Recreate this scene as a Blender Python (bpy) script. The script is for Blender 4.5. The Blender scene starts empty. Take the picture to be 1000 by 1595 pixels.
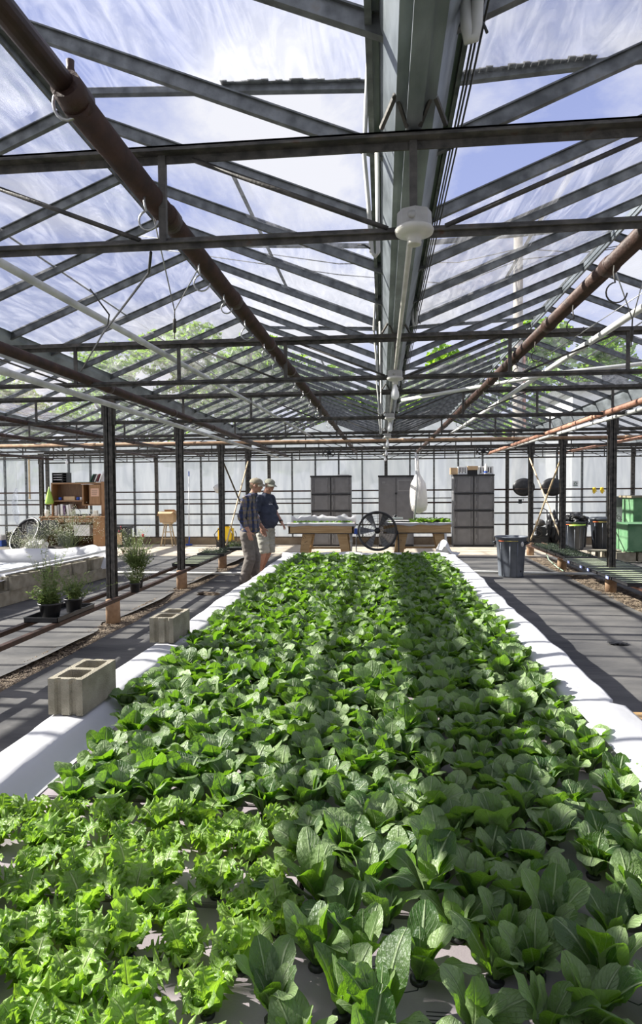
import bpy, bmesh, math, random
from mathutils import Vector, Matrix, Euler, noise
PI = math.pi
R = math.radians
random.seed(7)
scene = bpy.context.scene
C = scene.collection

# ------------------------------------------------------------------ camera
FPX, PITCH, YAW, ROLL, CAM_H = 986.0, -0.0373, 0.0971, -0.0077, 1.6
cam_d = bpy.data.cameras.new('camera')
cam_d.sensor_fit = 'HORIZONTAL'
cam_d.sensor_width = 36.0
cam_d.lens = 36.0 * FPX / 1000.0
cam_d.clip_start = 0.05
cam_d.clip_end = 500
cam = bpy.data.objects.new('camera', cam_d)
C.objects.link(cam)
r0 = Vector((math.cos(YAW), math.sin(YAW), 0))
f0 = Vector((-math.sin(YAW) * math.cos(PITCH), math.cos(YAW) * math.cos(PITCH), math.sin(PITCH)))
u0 = r0.cross(f0)
cr, sr = math.cos(ROLL), math.sin(ROLL)
r1 = r0 * cr + u0 * sr
u1 = -r0 * sr + u0 * cr
m = Matrix((r1, u1, -f0)).transposed().to_4x4()
m.translation = Vector((0, 0, CAM_H))
cam.matrix_world = m
scene.camera = cam

# ------------------------------------------------------------------ light and exposure
scene.view_settings.view_transform = 'Standard'
scene.view_settings.look = 'None'
scene.view_settings.exposure = 0.0
scene.view_settings.gamma = 1.0
scene.view_settings.use_curve_mapping = False
scene.cycles.transparent_max_bounces = 32
scene.cycles.max_bounces = 8

sun_d = bpy.data.lights.new('sun', 'SUN')
sun_d.energy = 15.0
sun_d.angle = R(0.6)
sun_d.color = (1.0, 0.96, 0.88)
sun = bpy.data.objects.new('sun', sun_d)
C.objects.link(sun)
sun.rotation_euler = Vector((-1.50, 0.10, 1.0)).to_track_quat('Z', 'Y').to_euler()

world = bpy.data.worlds.new('world')
scene.world = world
world.use_nodes = True
wn = world.node_tree.nodes
wl = world.node_tree.links
wn.clear()
wo = wn.new('ShaderNodeOutputWorld')
bg = wn.new('ShaderNodeBackground')
bg.inputs['Strength'].default_value = 1.0
tc = wn.new('ShaderNodeTexCoord')
sep = wn.new('ShaderNodeSeparateXYZ')
wl.new(tc.outputs['Generated'], sep.inputs[0])
mx = wn.new('ShaderNodeMath'); mx.operation = 'ADD'; mx.inputs[1].default_value = 0.22
wl.new(sep.outputs['Z'], mx.inputs[0])
dx = wn.new('ShaderNodeMath'); dx.operation = 'DIVIDE'
wl.new(sep.outputs['X'], dx.inputs[0]); wl.new(mx.outputs[0], dx.inputs[1])
dy = wn.new('ShaderNodeMath'); dy.operation = 'DIVIDE'
wl.new(sep.outputs['Y'], dy.inputs[0]); wl.new(mx.outputs[0], dy.inputs[1])
cmb = wn.new('ShaderNodeCombineXYZ')
wl.new(dx.outputs[0], cmb.inputs[0]); wl.new(dy.outputs[0], cmb.inputs[1])
nz = wn.new('ShaderNodeTexNoise')
nz.inputs['Scale'].default_value = 1.15
nz.inputs['Detail'].default_value = 9
nz.inputs['Roughness'].default_value = 0.6
nz.inputs['Distortion'].default_value = 0.25
mapn = wn.new('ShaderNodeMapping')
mapn.inputs['Location'].default_value = (3.3, 1.6, 0)
wl.new(cmb.outputs[0], mapn.inputs[0])
wl.new(mapn.outputs[0], nz.inputs['Vector'])
rmp = wn.new('ShaderNodeValToRGB')
rmp.color_ramp.elements[0].position = 0.43
rmp.color_ramp.elements[0].color = (0, 0, 0, 1)
rmp.color_ramp.elements[1].position = 0.58
rmp.color_ramp.elements[1].color = (1, 1, 1, 1)
wl.new(nz.outputs['Fac'], rmp.inputs[0])
grad = wn.new('ShaderNodeValToRGB')
grad.color_ramp.elements[0].position = 0.0
grad.color_ramp.elements[0].color = (0.86, 0.89, 0.98, 1)
grad.color_ramp.elements[1].position = 0.65
grad.color_ramp.elements[1].color = (0.31, 0.375, 0.70, 1)
e = grad.color_ramp.elements.new(0.30); e.color = (0.44, 0.52, 0.88, 1)
wl.new(sep.outputs['Z'], grad.inputs[0])
mxr = wn.new('ShaderNodeMixRGB')
mxr.inputs[2].default_value = (0.90, 0.91, 0.98, 1)
wl.new(rmp.outputs[0], mxr.inputs[0]); wl.new(grad.outputs[0], mxr.inputs[1])
wl.new(mxr.outputs[0], bg.inputs['Color'])
wl.new(bg.outputs[0], wo.inputs['Surface'])

# ------------------------------------------------------------------ materials
MATS = {}
def mat(name, c1, c2=None, scale=8.0, rough=0.6, metal=0.0, bump=0.0, bscale=None, detail=4, lo=0.35, hi=0.65, stretch=None, spec=0.5, c3=None):
    if name in MATS: return MATS[name]
    M = bpy.data.materials.new(name); M.use_nodes = True
    n = M.node_tree.nodes; l = M.node_tree.links
    b = n['Principled BSDF']
    b.inputs['Roughness'].default_value = rough
    b.inputs['Metallic'].default_value = metal
    b.inputs['Specular IOR Level'].default_value = spec
    b.inputs['Base Color'].default_value = (*c1, 1)
    t = n.new('ShaderNodeTexCoord')
    src = t.outputs['Object']
    if stretch:
        mp = n.new('ShaderNodeMapping'); mp.inputs['Scale'].default_value = stretch
        l.new(src, mp.inputs[0]); src = mp.outputs[0]
    if c2 is not None:
        z = n.new('ShaderNodeTexNoise'); z.inputs['Scale'].default_value = scale; z.inputs['Detail'].default_value = detail
        l.new(src, z.inputs['Vector'])
        r = n.new('ShaderNodeValToRGB')
        r.color_ramp.elements[0].position = lo; r.color_ramp.elements[0].color = (*c1, 1)
        r.color_ramp.elements[1].position = hi; r.color_ramp.elements[1].color = (*c2, 1)
        if c3 is not None:
            ee = r.color_ramp.elements.new(min(0.98, hi + 0.12)); ee.color = (*c3, 1)
        l.new(z.outputs['Fac'], r.inputs[0]); l.new(r.outputs[0], b.inputs['Base Color'])
    if bump:
        z2 = n.new('ShaderNodeTexNoise'); z2.inputs['Scale'].default_value = bscale or scale * 4; z2.inputs['Detail'].default_value = 4
        l.new(src, z2.inputs['Vector'])
        bp = n.new('ShaderNodeBump'); bp.inputs['Strength'].default_value = bump; bp.inputs['Distance'].default_value = 0.01
        l.new(z2.outputs['Fac'], bp.inputs['Height']); l.new(bp.outputs[0], b.inputs['Normal'])
    MATS[name] = M
    return M

M_galv = mat('galvanised_steel', (0.09, 0.095, 0.095), (0.20, 0.21, 0.21), 14, 0.5, 0.55, 0.2, 60, c3=(0.18, 0.17, 0.15))
M_galvl = mat('bright_galvanised', (0.16, 0.18, 0.19), (0.30, 0.33, 0.35), 9, 0.45, 0.5, 0.15, 40, stretch=(1, 0.4, 1))
M_dark = mat('weathered_dark_steel', (0.045, 0.042, 0.038), (0.12, 0.11, 0.095), 18, 0.65, 0.3, 0.3, 70, c3=(0.10, 0.055, 0.035))
M_rust = mat('rusty_pipe', (0.026, 0.013, 0.009), (0.055, 0.025, 0.016), 12, 0.55, 0.2, 0.3, 60, c3=(0.10, 0.06, 0.045))
M_rustl = mat('light_rusty_pipe', (0.26, 0.12, 0.075), (0.45, 0.24, 0.16), 10, 0.6, 0.1, 0.2, 50)
M_wpipe = mat('white_painted_pipe', (0.62, 0.62, 0.58), (0.42, 0.42, 0.39), 6, 0.5, 0, 0.1, 40)
M_pvc = mat('white_pvc', (0.72, 0.72, 0.68), (0.60, 0.60, 0.56), 5, 0.35)
M_fabric = mat('black_ground_fabric', (0.040, 0.040, 0.042), (0.125, 0.120, 0.112), 1.1, 0.8, 0, 0.9, 11, detail=12, lo=0.34, hi=0.66, c3=(0.24, 0.225, 0.20), stretch=(0.8, 2.2, 1))
M_soil = mat('gravel_and_chips', (0.055, 0.038, 0.026), (0.20, 0.15, 0.10), 30, 0.9, 0, 1.0, 55, detail=8, c3=(0.34, 0.28, 0.2))
M_conc = mat('tan_concrete', (0.40, 0.34, 0.26), (0.52, 0.46, 0.37), 3, 0.85, 0, 0.15, 90, detail=9)
M_curb = mat('curb_concrete', (0.22, 0.16, 0.10), (0.34, 0.27, 0.18), 4, 0.85, 0, 0.3, 60, detail=8)
M_block = mat('cinder_block_concrete', (0.25, 0.225, 0.165), (0.38, 0.345, 0.265), 9, 0.9, 0, 1.0, 150, detail=9, c3=(0.27, 0.21, 0.14))
M_clay = mat('tan_footing', (0.25, 0.15, 0.085), (0.40, 0.27, 0.17), 9, 0.85, 0, 0.3, 60)
M_wood = mat('pale_lumber', (0.44, 0.275, 0.115), (0.56, 0.375, 0.185), 3, 0.65, 0, 0.15, 30, detail=6, stretch=(1, 6, 14))
M_oak = mat('oak_laminate', (0.24, 0.12, 0.045), (0.34, 0.18, 0.075), 4, 0.5, 0, 0.05, 40, detail=6, stretch=(10, 10, 1))
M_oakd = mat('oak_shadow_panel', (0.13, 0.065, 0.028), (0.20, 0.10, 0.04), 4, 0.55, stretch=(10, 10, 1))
M_bamboo = mat('bamboo', (0.50, 0.36, 0.20), (0.68, 0.54, 0.34), 5, 0.5, 0, 0.1, 30)
M_bamd = mat('dark_bamboo', (0.09, 0.065, 0.04), (0.17, 0.13, 0.08), 8, 0.5)
M_black = mat('black_plastic', (0.012, 0.012, 0.013), (0.03, 0.03, 0.032), 10, 0.4)
M_grey = mat('grey_resin_panel', (0.15, 0.15, 0.155), (0.18, 0.18, 0.185), 6, 0.55, 0, 0.05, 200)
M_greyl = mat('grey_resin_rib', (0.36, 0.36, 0.36), None, rough=0.5)
M_can = mat('grey_bin_plastic', (0.10, 0.115, 0.135), (0.15, 0.165, 0.19), 6, 0.42, 0, 0.06, 60)
M_candk = mat('dark_bin_plastic', (0.022, 0.027, 0.036), (0.035, 0.04, 0.05), 6, 0.45)
M_white = mat('white_plastic', (0.80, 0.80, 0.79), None, rough=0.35)
M_porc = mat('aged_porcelain', (0.62, 0.60, 0.53), (0.50, 0.48, 0.42), 10, 0.3)
M_boxst = mat('lamp_box_metal', (0.33, 0.32, 0.29), (0.45, 0.44, 0.40), 12, 0.5, 0.3)
M_card = mat('cardboard', (0.48, 0.33, 0.19), (0.55, 0.39, 0.23), 8, 0.85)
M_ink = mat('black_print', (0.02, 0.02, 0.022), None, rough=0.6)
M_green = mat('green_painted_wood', (0.075, 0.19, 0.085), (0.14, 0.27, 0.14), 5, 0.6, 0, 0.2, 50, detail=7)
M_yellow = mat('yellow_plastic', (0.80, 0.55, 0.015), None, rough=0.4)
M_foam = mat('pinkish_foam_board', (0.27, 0.228, 0.25), (0.345, 0.30, 0.315), 7, 0.7, 0, 0.1, 200)
M_water = mat('dark_nutrient_water', (0.015, 0.018, 0.015), None, rough=0.1)
M_skin = mat('skin', (0.36, 0.185, 0.125), (0.43, 0.235, 0.165), 30, 0.5, spec=0.35)
M_hair = mat('light_brown_hair', (0.30, 0.20, 0.11), (0.42, 0.30, 0.17), 60, 0.6)
M_hairg = mat('grey_hair', (0.14, 0.12, 0.10), (0.25, 0.23, 0.20), 60, 0.6)
M_cap = mat('khaki_cap_cloth', (0.23, 0.20, 0.14), (0.30, 0.26, 0.19), 30, 0.85, 0, 0.2, 300)
M_capg = mat('grey_green_cap_cloth', (0.20, 0.20, 0.155), (0.28, 0.28, 0.225), 30, 0.85, 0, 0.2, 300)
M_pants = mat('grey_brown_trousers', (0.105, 0.09, 0.078), (0.155, 0.135, 0.118), 9, 0.85, 0, 0.6, 22)
M_shorts = mat('khaki_grey_shorts', (0.25, 0.24, 0.20), (0.33, 0.32, 0.27), 9, 0.85, 0, 0.6, 22)
M_navy = mat('navy_cotton', (0.022, 0.028, 0.05), (0.035, 0.042, 0.07), 12, 0.85, 0, 0.5, 18)
M_shoe = mat('tan_shoe', (0.20, 0.16, 0.12), None, rough=0.7)
M_bark = mat('bark', (0.10, 0.075, 0.05), (0.18, 0.14, 0.10), 12, 0.9, 0, 0.8, 40)
M_pole = mat('utility_pole_wood', (0.30, 0.27, 0.23), (0.42, 0.38, 0.33), 4, 0.9)
M_stem = mat('plant_stem', (0.20, 0.24, 0.08), None, rough=0.6)
M_flow = mat('white_flower', (0.75, 0.74, 0.58), None, rough=0.7)
M_red = mat('red_flower', (0.5, 0.03, 0.05), None, rough=0.6)
M_blue = mat('blue_plastic', (0.03, 0.09, 0.42), None, rough=0.4)
M_orange = mat('orange_label', (0.75, 0.16, 0.04), None, rough=0.5)
M_paper = mat('pale_paper', (0.68, 0.66, 0.62), None, rough=0.8)
M_pink = mat('peach_paper', (0.66, 0.42, 0.30), None, rough=0.8)
M_ground = mat('outdoor_ground', (0.20, 0.21, 0.17), (0.30, 0.30, 0.26), 0.3, 0.95)
M_lime = mat('lime_green_plastic', (0.38, 0.62, 0.10), None, rough=0.35)
M_steel = mat('shiny_steel', (0.35, 0.35, 0.34), (0.5, 0.5, 0.49), 20, 0.3, 0.9)
M_dirt = mat('dirty_glazing_seal', (0.10, 0.105, 0.11), (0.25, 0.26, 0.27), 20, 0.9)

def translucent(name, col, tr_col, fac, rough=0.4, bump=0.0, bscale=20, stripes=0, spec=0.5, c2=None, nscale=3, tstretch=None):
    M = bpy.data.materials.new(name); M.use_nodes = True
    n = M.node_tree.nodes; l = M.node_tree.links
    b = n['Principled BSDF']; out = n['Material Output']
    b.inputs['Base Color'].default_value = (*col, 1)
    b.inputs['Roughness'].default_value = rough
    b.inputs['Specular IOR Level'].default_value = spec
    t = n.new('ShaderNodeBsdfTranslucent'); t.inputs[0].default_value = (*tr_col, 1)
    tc = n.new('ShaderNodeTexCoord')
    if c2 is not None:
        z = n.new('ShaderNodeTexNoise'); z.inputs['Scale'].default_value = nscale; z.inputs['Detail'].default_value = 5
        if tstretch:
            mp = n.new('ShaderNodeMapping'); mp.inputs['Scale'].default_value = tstretch; l.new(tc.outputs['Object'], mp.inputs[0]); l.new(mp.outputs[0], z.inputs['Vector']); z.inputs['Distortion'].default_value = 1.0
        else: l.new(tc.outputs['Object'], z.inputs['Vector'])
        rr = n.new('ShaderNodeValToRGB'); rr.color_ramp.elements[0].position = .35; rr.color_ramp.elements[1].position = .68
        rr.color_ramp.elements[0].color = (*tr_col, 1); rr.color_ramp.elements[1].color = (*c2, 1)
        l.new(z.outputs[0], rr.inputs[0]); l.new(rr.outputs[0], t.inputs[0])
    mxs = n.new('ShaderNodeMixShader'); mxs.inputs[0].default_value = fac
    l.new(b.outputs[0], mxs.inputs[1]); l.new(t.outputs[0], mxs.inputs[2]); l.new(mxs.outputs[0], out.inputs[0])
    if bump:
        z = n.new('ShaderNodeTexNoise'); z.inputs['Scale'].default_value = bscale
        l.new(tc.outputs['Object'], z.inputs['Vector'])
        bp = n.new('ShaderNodeBump'); bp.inputs['Strength'].default_value = bump; bp.inputs['Distance'].default_value = 0.02
        l.new(z.outputs[0], bp.inputs['Height']); l.new(bp.outputs[0], b.inputs['Normal'])
    return M
M_liner = translucent('white_liner_sheet', (0.56, 0.56, 0.57), (0.62, 0.61, 0.60), 0.10, 0.45, 0.25, 9)
M_wallp = translucent('corrugated_polycarbonate', (0.60, 0.62, 0.67), (0.62, 0.65, 0.71), 0.82, 0.4, c2=(0.84, 0.86, 0.90), nscale=1.6, tstretch=(2.6, 1, .55))
def _see_through(M, f):
    n = M.node_tree.nodes; l = M.node_tree.links; out = n['Material Output']
    src = out.inputs[0].links[0].from_socket
    tr = n.new('ShaderNodeBsdfTransparent'); mxs = n.new('ShaderNodeMixShader'); mxs.inputs[0].default_value = f
    l.new(src, mxs.inputs[1]); l.new(tr.outputs[0], mxs.inputs[2]); l.new(mxs.outputs[0], out.inputs[0])
_see_through(M_wallp, 0.12)
M_bagw = translucent('white_bag_film', (0.82, 0.80, 0.77), (0.8, 0.78, 0.74), 0.3, 0.35, 0.8, 30)
M_leafo = translucent('outdoor_foliage', (0.11, 0.21, 0.022), (0.33, 0.56, 0.04), 0.45, 0.5)
M_herb = translucent('herb_foliage', (0.11, 0.16, 0.055), (0.24, 0.34, 0.08), 0.35, 0.5)
M_micro = translucent('microgreen_foliage', (0.055, 0.075, 0.05), (0.10, 0.15, 0.06), 0.25, 0.5)
M_bulb = translucent('frosted_bulb_glass', (0.85, 0.85, 0.85), (0.95, 0.95, 0.95), 0.5, 0.15)

def glass(name, streak_lo, streak_hi, base=0.04, tint=(0.97, 0.98, 1.0)):
    M = bpy.data.materials.new(name); M.use_nodes = True
    n = M.node_tree.nodes; l = M.node_tree.links
    n.remove(n['Principled BSDF']); out = n['Material Output']
    tr = n.new('ShaderNodeBsdfTransparent'); tr.inputs[0].default_value = (*tint, 1)
    tl = n.new('ShaderNodeBsdfTranslucent'); tl.inputs[0].default_value = (0.93, 0.94, 0.98, 1)
    df = n.new('ShaderNodeBsdfDiffuse'); df.inputs[0].default_value = (0.66, 0.69, 0.74, 1)
    hz = n.new('ShaderNodeMixShader'); hz.inputs[0].default_value = 0.2
    l.new(tl.outputs[0], hz.inputs[1]); l.new(df.outputs[0], hz.inputs[2])
    tc = n.new('ShaderNodeTexCoord')
    mp = n.new('ShaderNodeMapping'); mp.inputs['Rotation'].default_value = (0, 0, 0.5); mp.inputs['Scale'].default_value = (2.6, 0.55, 1)
    l.new(tc.outputs['Object'], mp.inputs[0])
    z = n.new('ShaderNodeTexNoise'); z.inputs['Scale'].default_value = 2.4; z.inputs['Detail'].default_value = 7; z.inputs['Distortion'].default_value = 2.2; z.inputs['Roughness'].default_value = 0.62
    l.new(mp.outputs[0], z.inputs['Vector'])
    r = n.new('ShaderNodeMapRange'); r.inputs[1].default_value = 0.42; r.inputs[2].default_value = 0.78
    r.inputs[3].default_value = streak_lo; r.inputs[4].default_value = streak_hi
    l.new(z.outputs[0], r.inputs[0])
    v = n.new('ShaderNodeTexVoronoi'); v.feature = 'DISTANCE_TO_EDGE'; v.inputs['Scale'].default_value = 1.6
    zz = n.new('ShaderNodeTexNoise'); zz.inputs['Scale'].default_value = 1.5; l.new(tc.outputs['Object'], zz.inputs['Vector'])
    vm = n.new('ShaderNodeVectorMath'); vm.operation = 'ADD'
    l.new(mp.outputs[0], vm.inputs[0]); l.new(zz.outputs['Color'], vm.inputs[1]); l.new(vm.outputs[0], v.inputs['Vector'])
    vr = n.new('ShaderNodeMapRange'); vr.inputs[1].default_value = 0.0; vr.inputs[2].default_value = 0.02; vr.inputs[3].default_value = 0.035; vr.inputs[4].default_value = 0.0
    l.new(v.outputs['Distance'], vr.inputs[0])
    ad = n.new('ShaderNodeMath'); ad.operation = 'ADD'; ad.use_clamp = True
    l.new(r.outputs[0], ad.inputs[0]); l.new(vr.outputs[0], ad.inputs[1])
    m1 = n.new('ShaderNodeMixShader'); l.new(ad.outputs[0], m1.inputs[0]); l.new(tr.outputs[0], m1.inputs[1]); l.new(hz.outputs[0], m1.inputs[2])
    gl = n.new('ShaderNodeBsdfGlossy'); gl.inputs['Roughness'].default_value = 0.06; gl.inputs[0].default_value = (0.9, 0.9, 0.92, 1)
    bp = n.new('ShaderNodeBump'); bp.inputs['Strength'].default_value = 0.35; bp.inputs['Distance'].default_value = 0.02
    l.new(z.outputs[0], bp.inputs['Height']); l.new(bp.outputs[0], gl.inputs['Normal'])
    fr = n.new('ShaderNodeFresnel'); fr.inputs[0].default_value = 1.45
    fm = n.new('ShaderNodeMath'); fm.operation = 'MULTIPLY'; fm.inputs[1].default_value = 0.35
    l.new(fr.outputs[0], fm.inputs[0])
    m2 = n.new('ShaderNodeMixShader'); l.new(fm.outputs[0], m2.inputs[0]); l.new(m1.outputs[0], m2.inputs[1]); l.new(gl.outputs[0], m2.inputs[2])
    l.new(m2.outputs[0], out.inputs[0])
    return M
M_glass = glass('streaked_roof_glass', 0.03, 0.26)
M_clear = glass('clear_poly_film', 0.10, 0.5)

def leaf_mat(name, dark, mid, vein, trc, tfac, vein_w=1.0, bl=70):
    M = bpy.data.materials.new(name); M.use_nodes = True
    n = M.node_tree.nodes; l = M.node_tree.links
    b = n['Principled BSDF']; out = n['Material Output']
    b.inputs['Roughness'].default_value = 0.46
    b.inputs['Specular IOR Level'].default_value = 0.5
    uv = n.new('ShaderNodeUVMap'); sp = n.new('ShaderNodeSeparateXYZ'); l.new(uv.outputs[0], sp.inputs[0])
    a = n.new('ShaderNodeMath'); a.operation = 'SUBTRACT'; a.inputs[1].default_value = 0.5; l.new(sp.outputs['X'], a.inputs[0])
    ab = n.new('ShaderNodeMath'); ab.operation = 'ABSOLUTE'; l.new(a.outputs[0], ab.inputs[0])
    mr = n.new('ShaderNodeMapRange'); mr.inputs[1].default_value = 0.015; mr.inputs[2].default_value = 0.06 * vein_w; mr.inputs[3].default_value = 1; mr.inputs[4].default_value = 0
    l.new(ab.outputs[0], mr.inputs[0])
    k = n.new('ShaderNodeMath'); k.operation = 'MULTIPLY'; k.inputs[1].default_value = 0.9; l.new(ab.outputs[0], k.inputs[0])
    s = n.new('ShaderNodeMath'); s.operation = 'SUBTRACT'; l.new(sp.outputs['Y'], s.inputs[0]); l.new(k.outputs[0], s.inputs[1])
    s2 = n.new('ShaderNodeMath'); s2.operation = 'MULTIPLY'; s2.inputs[1].default_value = 50; l.new(s.outputs[0], s2.inputs[0])
    sn = n.new('ShaderNodeMath'); sn.operation = 'SINE'; l.new(s2.outputs[0], sn.inputs[0])
    sv = n.new('ShaderNodeMapRange'); sv.inputs[1].default_value = 0.86; sv.inputs[2].default_value = 1.0; sv.inputs[3].default_value = 0; sv.inputs[4].default_value = 0.35
    l.new(sn.outputs[0], sv.inputs[0])
    mxx = n.new('ShaderNodeMath'); mxx.operation = 'MAXIMUM'; l.new(mr.outputs[0], mxx.inputs[0]); l.new(sv.outputs[0], mxx.inputs[1])
    g = n.new('ShaderNodeNewGeometry')
    z = n.new('ShaderNodeTexNoise'); z.inputs['Scale'].default_value = 7; z.inputs['Detail'].default_value = 3; l.new(g.outputs['Position'], z.inputs['Vector'])
    tn = n.new('ShaderNodeAttribute'); tn.attribute_name = 'tone'; ts_ = n.new('ShaderNodeSeparateXYZ'); l.new(tn.outputs['Vector'], ts_.inputs[0])
    q1 = n.new('ShaderNodeMath'); q1.operation = 'MULTIPLY_ADD'; q1.inputs[1].default_value = 0.5; l.new(ts_.outputs['X'], q1.inputs[0])
    q2 = n.new('ShaderNodeMath'); q2.operation = 'MULTIPLY'; q2.inputs[1].default_value = 0.55; l.new(z.outputs[0], q2.inputs[0]); l.new(q2.outputs[0], q1.inputs[2])
    cr_ = n.new('ShaderNodeValToRGB'); cr_.color_ramp.elements[0].position = 0.28; cr_.color_ramp.elements[0].color = (*dark, 1)
    cr_.color_ramp.elements[1].position = 0.68; cr_.color_ramp.elements[1].color = (*mid, 1); l.new(q1.outputs[0], cr_.inputs[0])
    mc = n.new('ShaderNodeMixRGB'); mc.inputs[2].default_value = (*vein, 1); l.new(mxx.outputs[0], mc.inputs[0]); l.new(cr_.outputs[0], mc.inputs[1])
    l.new(mc.outputs[0], b.inputs['Base Color'])
    t = n.new('ShaderNodeBsdfTranslucent'); t.inputs[0].default_value = (*trc, 1)
    ms = n.new('ShaderNodeMixShader'); ms.inputs[0].default_value = tfac
    l.new(b.outputs[0], ms.inputs[1]); l.new(t.outputs[0], ms.inputs[2]); l.new(ms.outputs[0], out.inputs[0])
    z2 = n.new('ShaderNodeTexNoise'); z2.inputs['Scale'].default_value = bl; z2.inputs['Detail'].default_value = 2; l.new(g.outputs['Position'], z2.inputs['Vector'])
    av = n.new('ShaderNodeMath'); av.operation = 'SUBTRACT'; l.new(z2.outputs[0], av.inputs[0]); l.new(mxx.outputs[0], av.inputs[1])
    bp = n.new('ShaderNodeBump'); bp.inputs['Strength'].default_value = 0.75; bp.inputs['Distance'].default_value = 0.008
    l.new(av.outputs[0], bp.inputs['Height']); l.new(bp.outputs[0], b.inputs['Normal']); l.new(bp.outputs[0], t.inputs['Normal'])
    return M
M_rom = leaf_mat('romaine_leaf', (0.022, 0.066, 0.010), (0.235, 0.330, 0.135), (0.30, 0.38, 0.20), (0.22, 0.46, 0.016), 0.33)
M_curl = leaf_mat('curly_leaf', (0.09, 0.19, 0.02), (0.26, 0.40, 0.085), (0.38, 0.46, 0.20), (0.36, 0.62, 0.04), 0.38, 0.8, 60)

# ------------------------------------------------------------------ mesh helpers (world coordinates everywhere)
ORI = {}
def BM(): return bmesh.new()
def box(bm, x0, x1, y0, y1, z0, z1, rot=None, bev=0.0):
    c = Vector(((x0 + x1) / 2, (y0 + y1) / 2, (z0 + z1) / 2))
    M = Matrix.Translation(c)
    if rot is not None: M = M @ (rot if isinstance(rot, Matrix) else Euler(rot).to_matrix().to_4x4())
    M = M @ Matrix.Diagonal((abs(x1 - x0), abs(y1 - y0), abs(z1 - z0), 1))
    ret = bmesh.ops.create_cube(bm, size=1, matrix=M)
    if bev:
        es = set()
        for v in ret['verts']:
            for e_ in v.link_edges: es.add(e_)
        bmesh.ops.bevel(bm, geom=list(es), offset=bev, segments=2, affect='EDGES', clamp_overlap=True)
def bar(bm, a, b, w, h):
    """rectangular bar from a to b; w horizontal, h vertical-ish"""
    a, b = Vector(a), Vector(b); d = b - a; L = d.length; d.normalize()
    up = Vector((0, 0, 1)) if abs(d.z) < 0.95 else Vector((1, 0, 0))
    s = d.cross(up).normalized(); u = s.cross(d)
    M = Matrix((s * w, d * L, u * h)).transposed().to_4x4(); M.translation = (a + b) / 2
    bmesh.ops.create_cube(bm, size=1, matrix=M)
def tube(bm, pts, r, seg=8, cap=True):
    pts = [Vector(p) for p in pts]
    rs = r if isinstance(r, (list, tuple)) else [r] * len(pts)
    rings = []
    prev = None
    for i, p in enumerate(pts):
        if i == 0: d = pts[1] - p
        elif i == len(pts) - 1: d = p - pts[i - 1]
        else: d = (pts[i + 1] - pts[i - 1])
        d.normalize()
        if prev is None:
            ref = Vector((0, 0, 1)) if abs(d.z) < 0.9 else Vector((1, 0, 0))
            s = d.cross(ref).normalized()
        else:
            s = (prev - d * prev.dot(d)).normalized()
        prev = s
        u = d.cross(s)
        rings.append([bm.verts.new(p + (s * math.cos(2 * PI * k / seg) + u * math.sin(2 * PI * k / seg)) * rs[i]) for k in range(seg)])
    for i in range(len(rings) - 1):
        for k in range(seg):
            f = bm.faces.new((rings[i][k], rings[i][(k + 1) % seg], rings[i + 1][(k + 1) % seg], rings[i + 1][k])); f.smooth = True
    if cap:
        bm.faces.new(rings[0][::-1]); bm.faces.new(rings[-1])
def lathe(bm, c, prof, seg=24, axis=None, smooth=True):
    """prof: list of (r, h) around axis (default z) at c"""
    c = Vector(c)
    ax = Vector(axis).normalized() if axis is not None else Vector((0, 0, 1))
    q = ax.to_track_quat('Z', 'Y').to_matrix()
    rings = []
    for r_, h in prof:
        if r_ < 1e-6:
            rings.append([bm.verts.new(c + q @ Vector((0, 0, h)))])
        else:
            rings.append([bm.verts.new(c + q @ Vector((r_ * math.cos(2 * PI * k / seg), r_ * math.sin(2 * PI * k / seg), h))) for k in range(seg)])
    for a, b in zip(rings, rings[1:]):
        for k in range(seg):
            k2 = (k + 1) % seg
            if len(a) == 1 and len(b) == 1: continue
            if len(a) == 1: f = bm.faces.new((a[0], b[k2], b[k]))
            elif len(b) == 1: f = bm.faces.new((a[k], a[k2], b[0]))
            else: f = bm.faces.new((a[k], a[k2], b[k2], b[k]))
            f.smooth = smooth
def blob(bm, c, r, sub=2):
    M = Matrix.Translation(Vector(c)) @ Matrix.Diagonal((*((r,) * 3 if not isinstance(r, (tuple, list)) else r), 1))
    ret = bmesh.ops.create_icosphere(bm, subdivisions=sub, radius=1, matrix=M)
    for v in ret['verts']:
        for f in v.link_faces: f.smooth = True
def quad(bm, *ps):
    return bm.faces.new([bm.verts.new(Vector(p)) for p in ps])
def grid(bm, fn, nu, nv, smooth=True, uv=None):
    vs = [[bm.verts.new(fn(i / nu, j / nv)) for i in range(nu + 1)] for j in range(nv + 1)]
    for j in range(nv):
        for i in range(nu):
            f = bm.faces.new((vs[j][i], vs[j][i + 1], vs[j + 1][i + 1], vs[j + 1][i])); f.smooth = smooth
            if uv:
                for lp, (a, b) in zip(f.loops, ((i, j), (i + 1, j), (i + 1, j + 1), (i, j + 1))):
                    lp[uv].uv = (a / nu, b / nv)
def finish(name, bm, m, origin):
    bmesh.ops.translate(bm, verts=bm.verts, vec=-Vector(origin))
    me = bpy.data.meshes.new(name); bm.to_mesh(me); bm.free()
    if isinstance(m, (list, tuple)):
        for k in m: me.materials.append(k)
    else: me.materials.append(m)
    return me
def thing(name, label, cat, loc, group=None):
    o = bpy.data.objects.new(name, None); C.objects.link(o)
    o.empty_display_size = 0.1
    o.location = loc; ORI[o] = Vector(loc)
    o['label'] = label; o['category'] = cat
    if group: o['group'] = group
    return o
def part(name, bm, m, parent, label=None):
    me = finish(name, bm, m, ORI[parent])
    o = bpy.data.objects.new(name, me); C.objects.link(o); o.parent = parent
    ORI[o] = ORI[parent]
    if label: o['label'] = label
    return o
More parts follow.
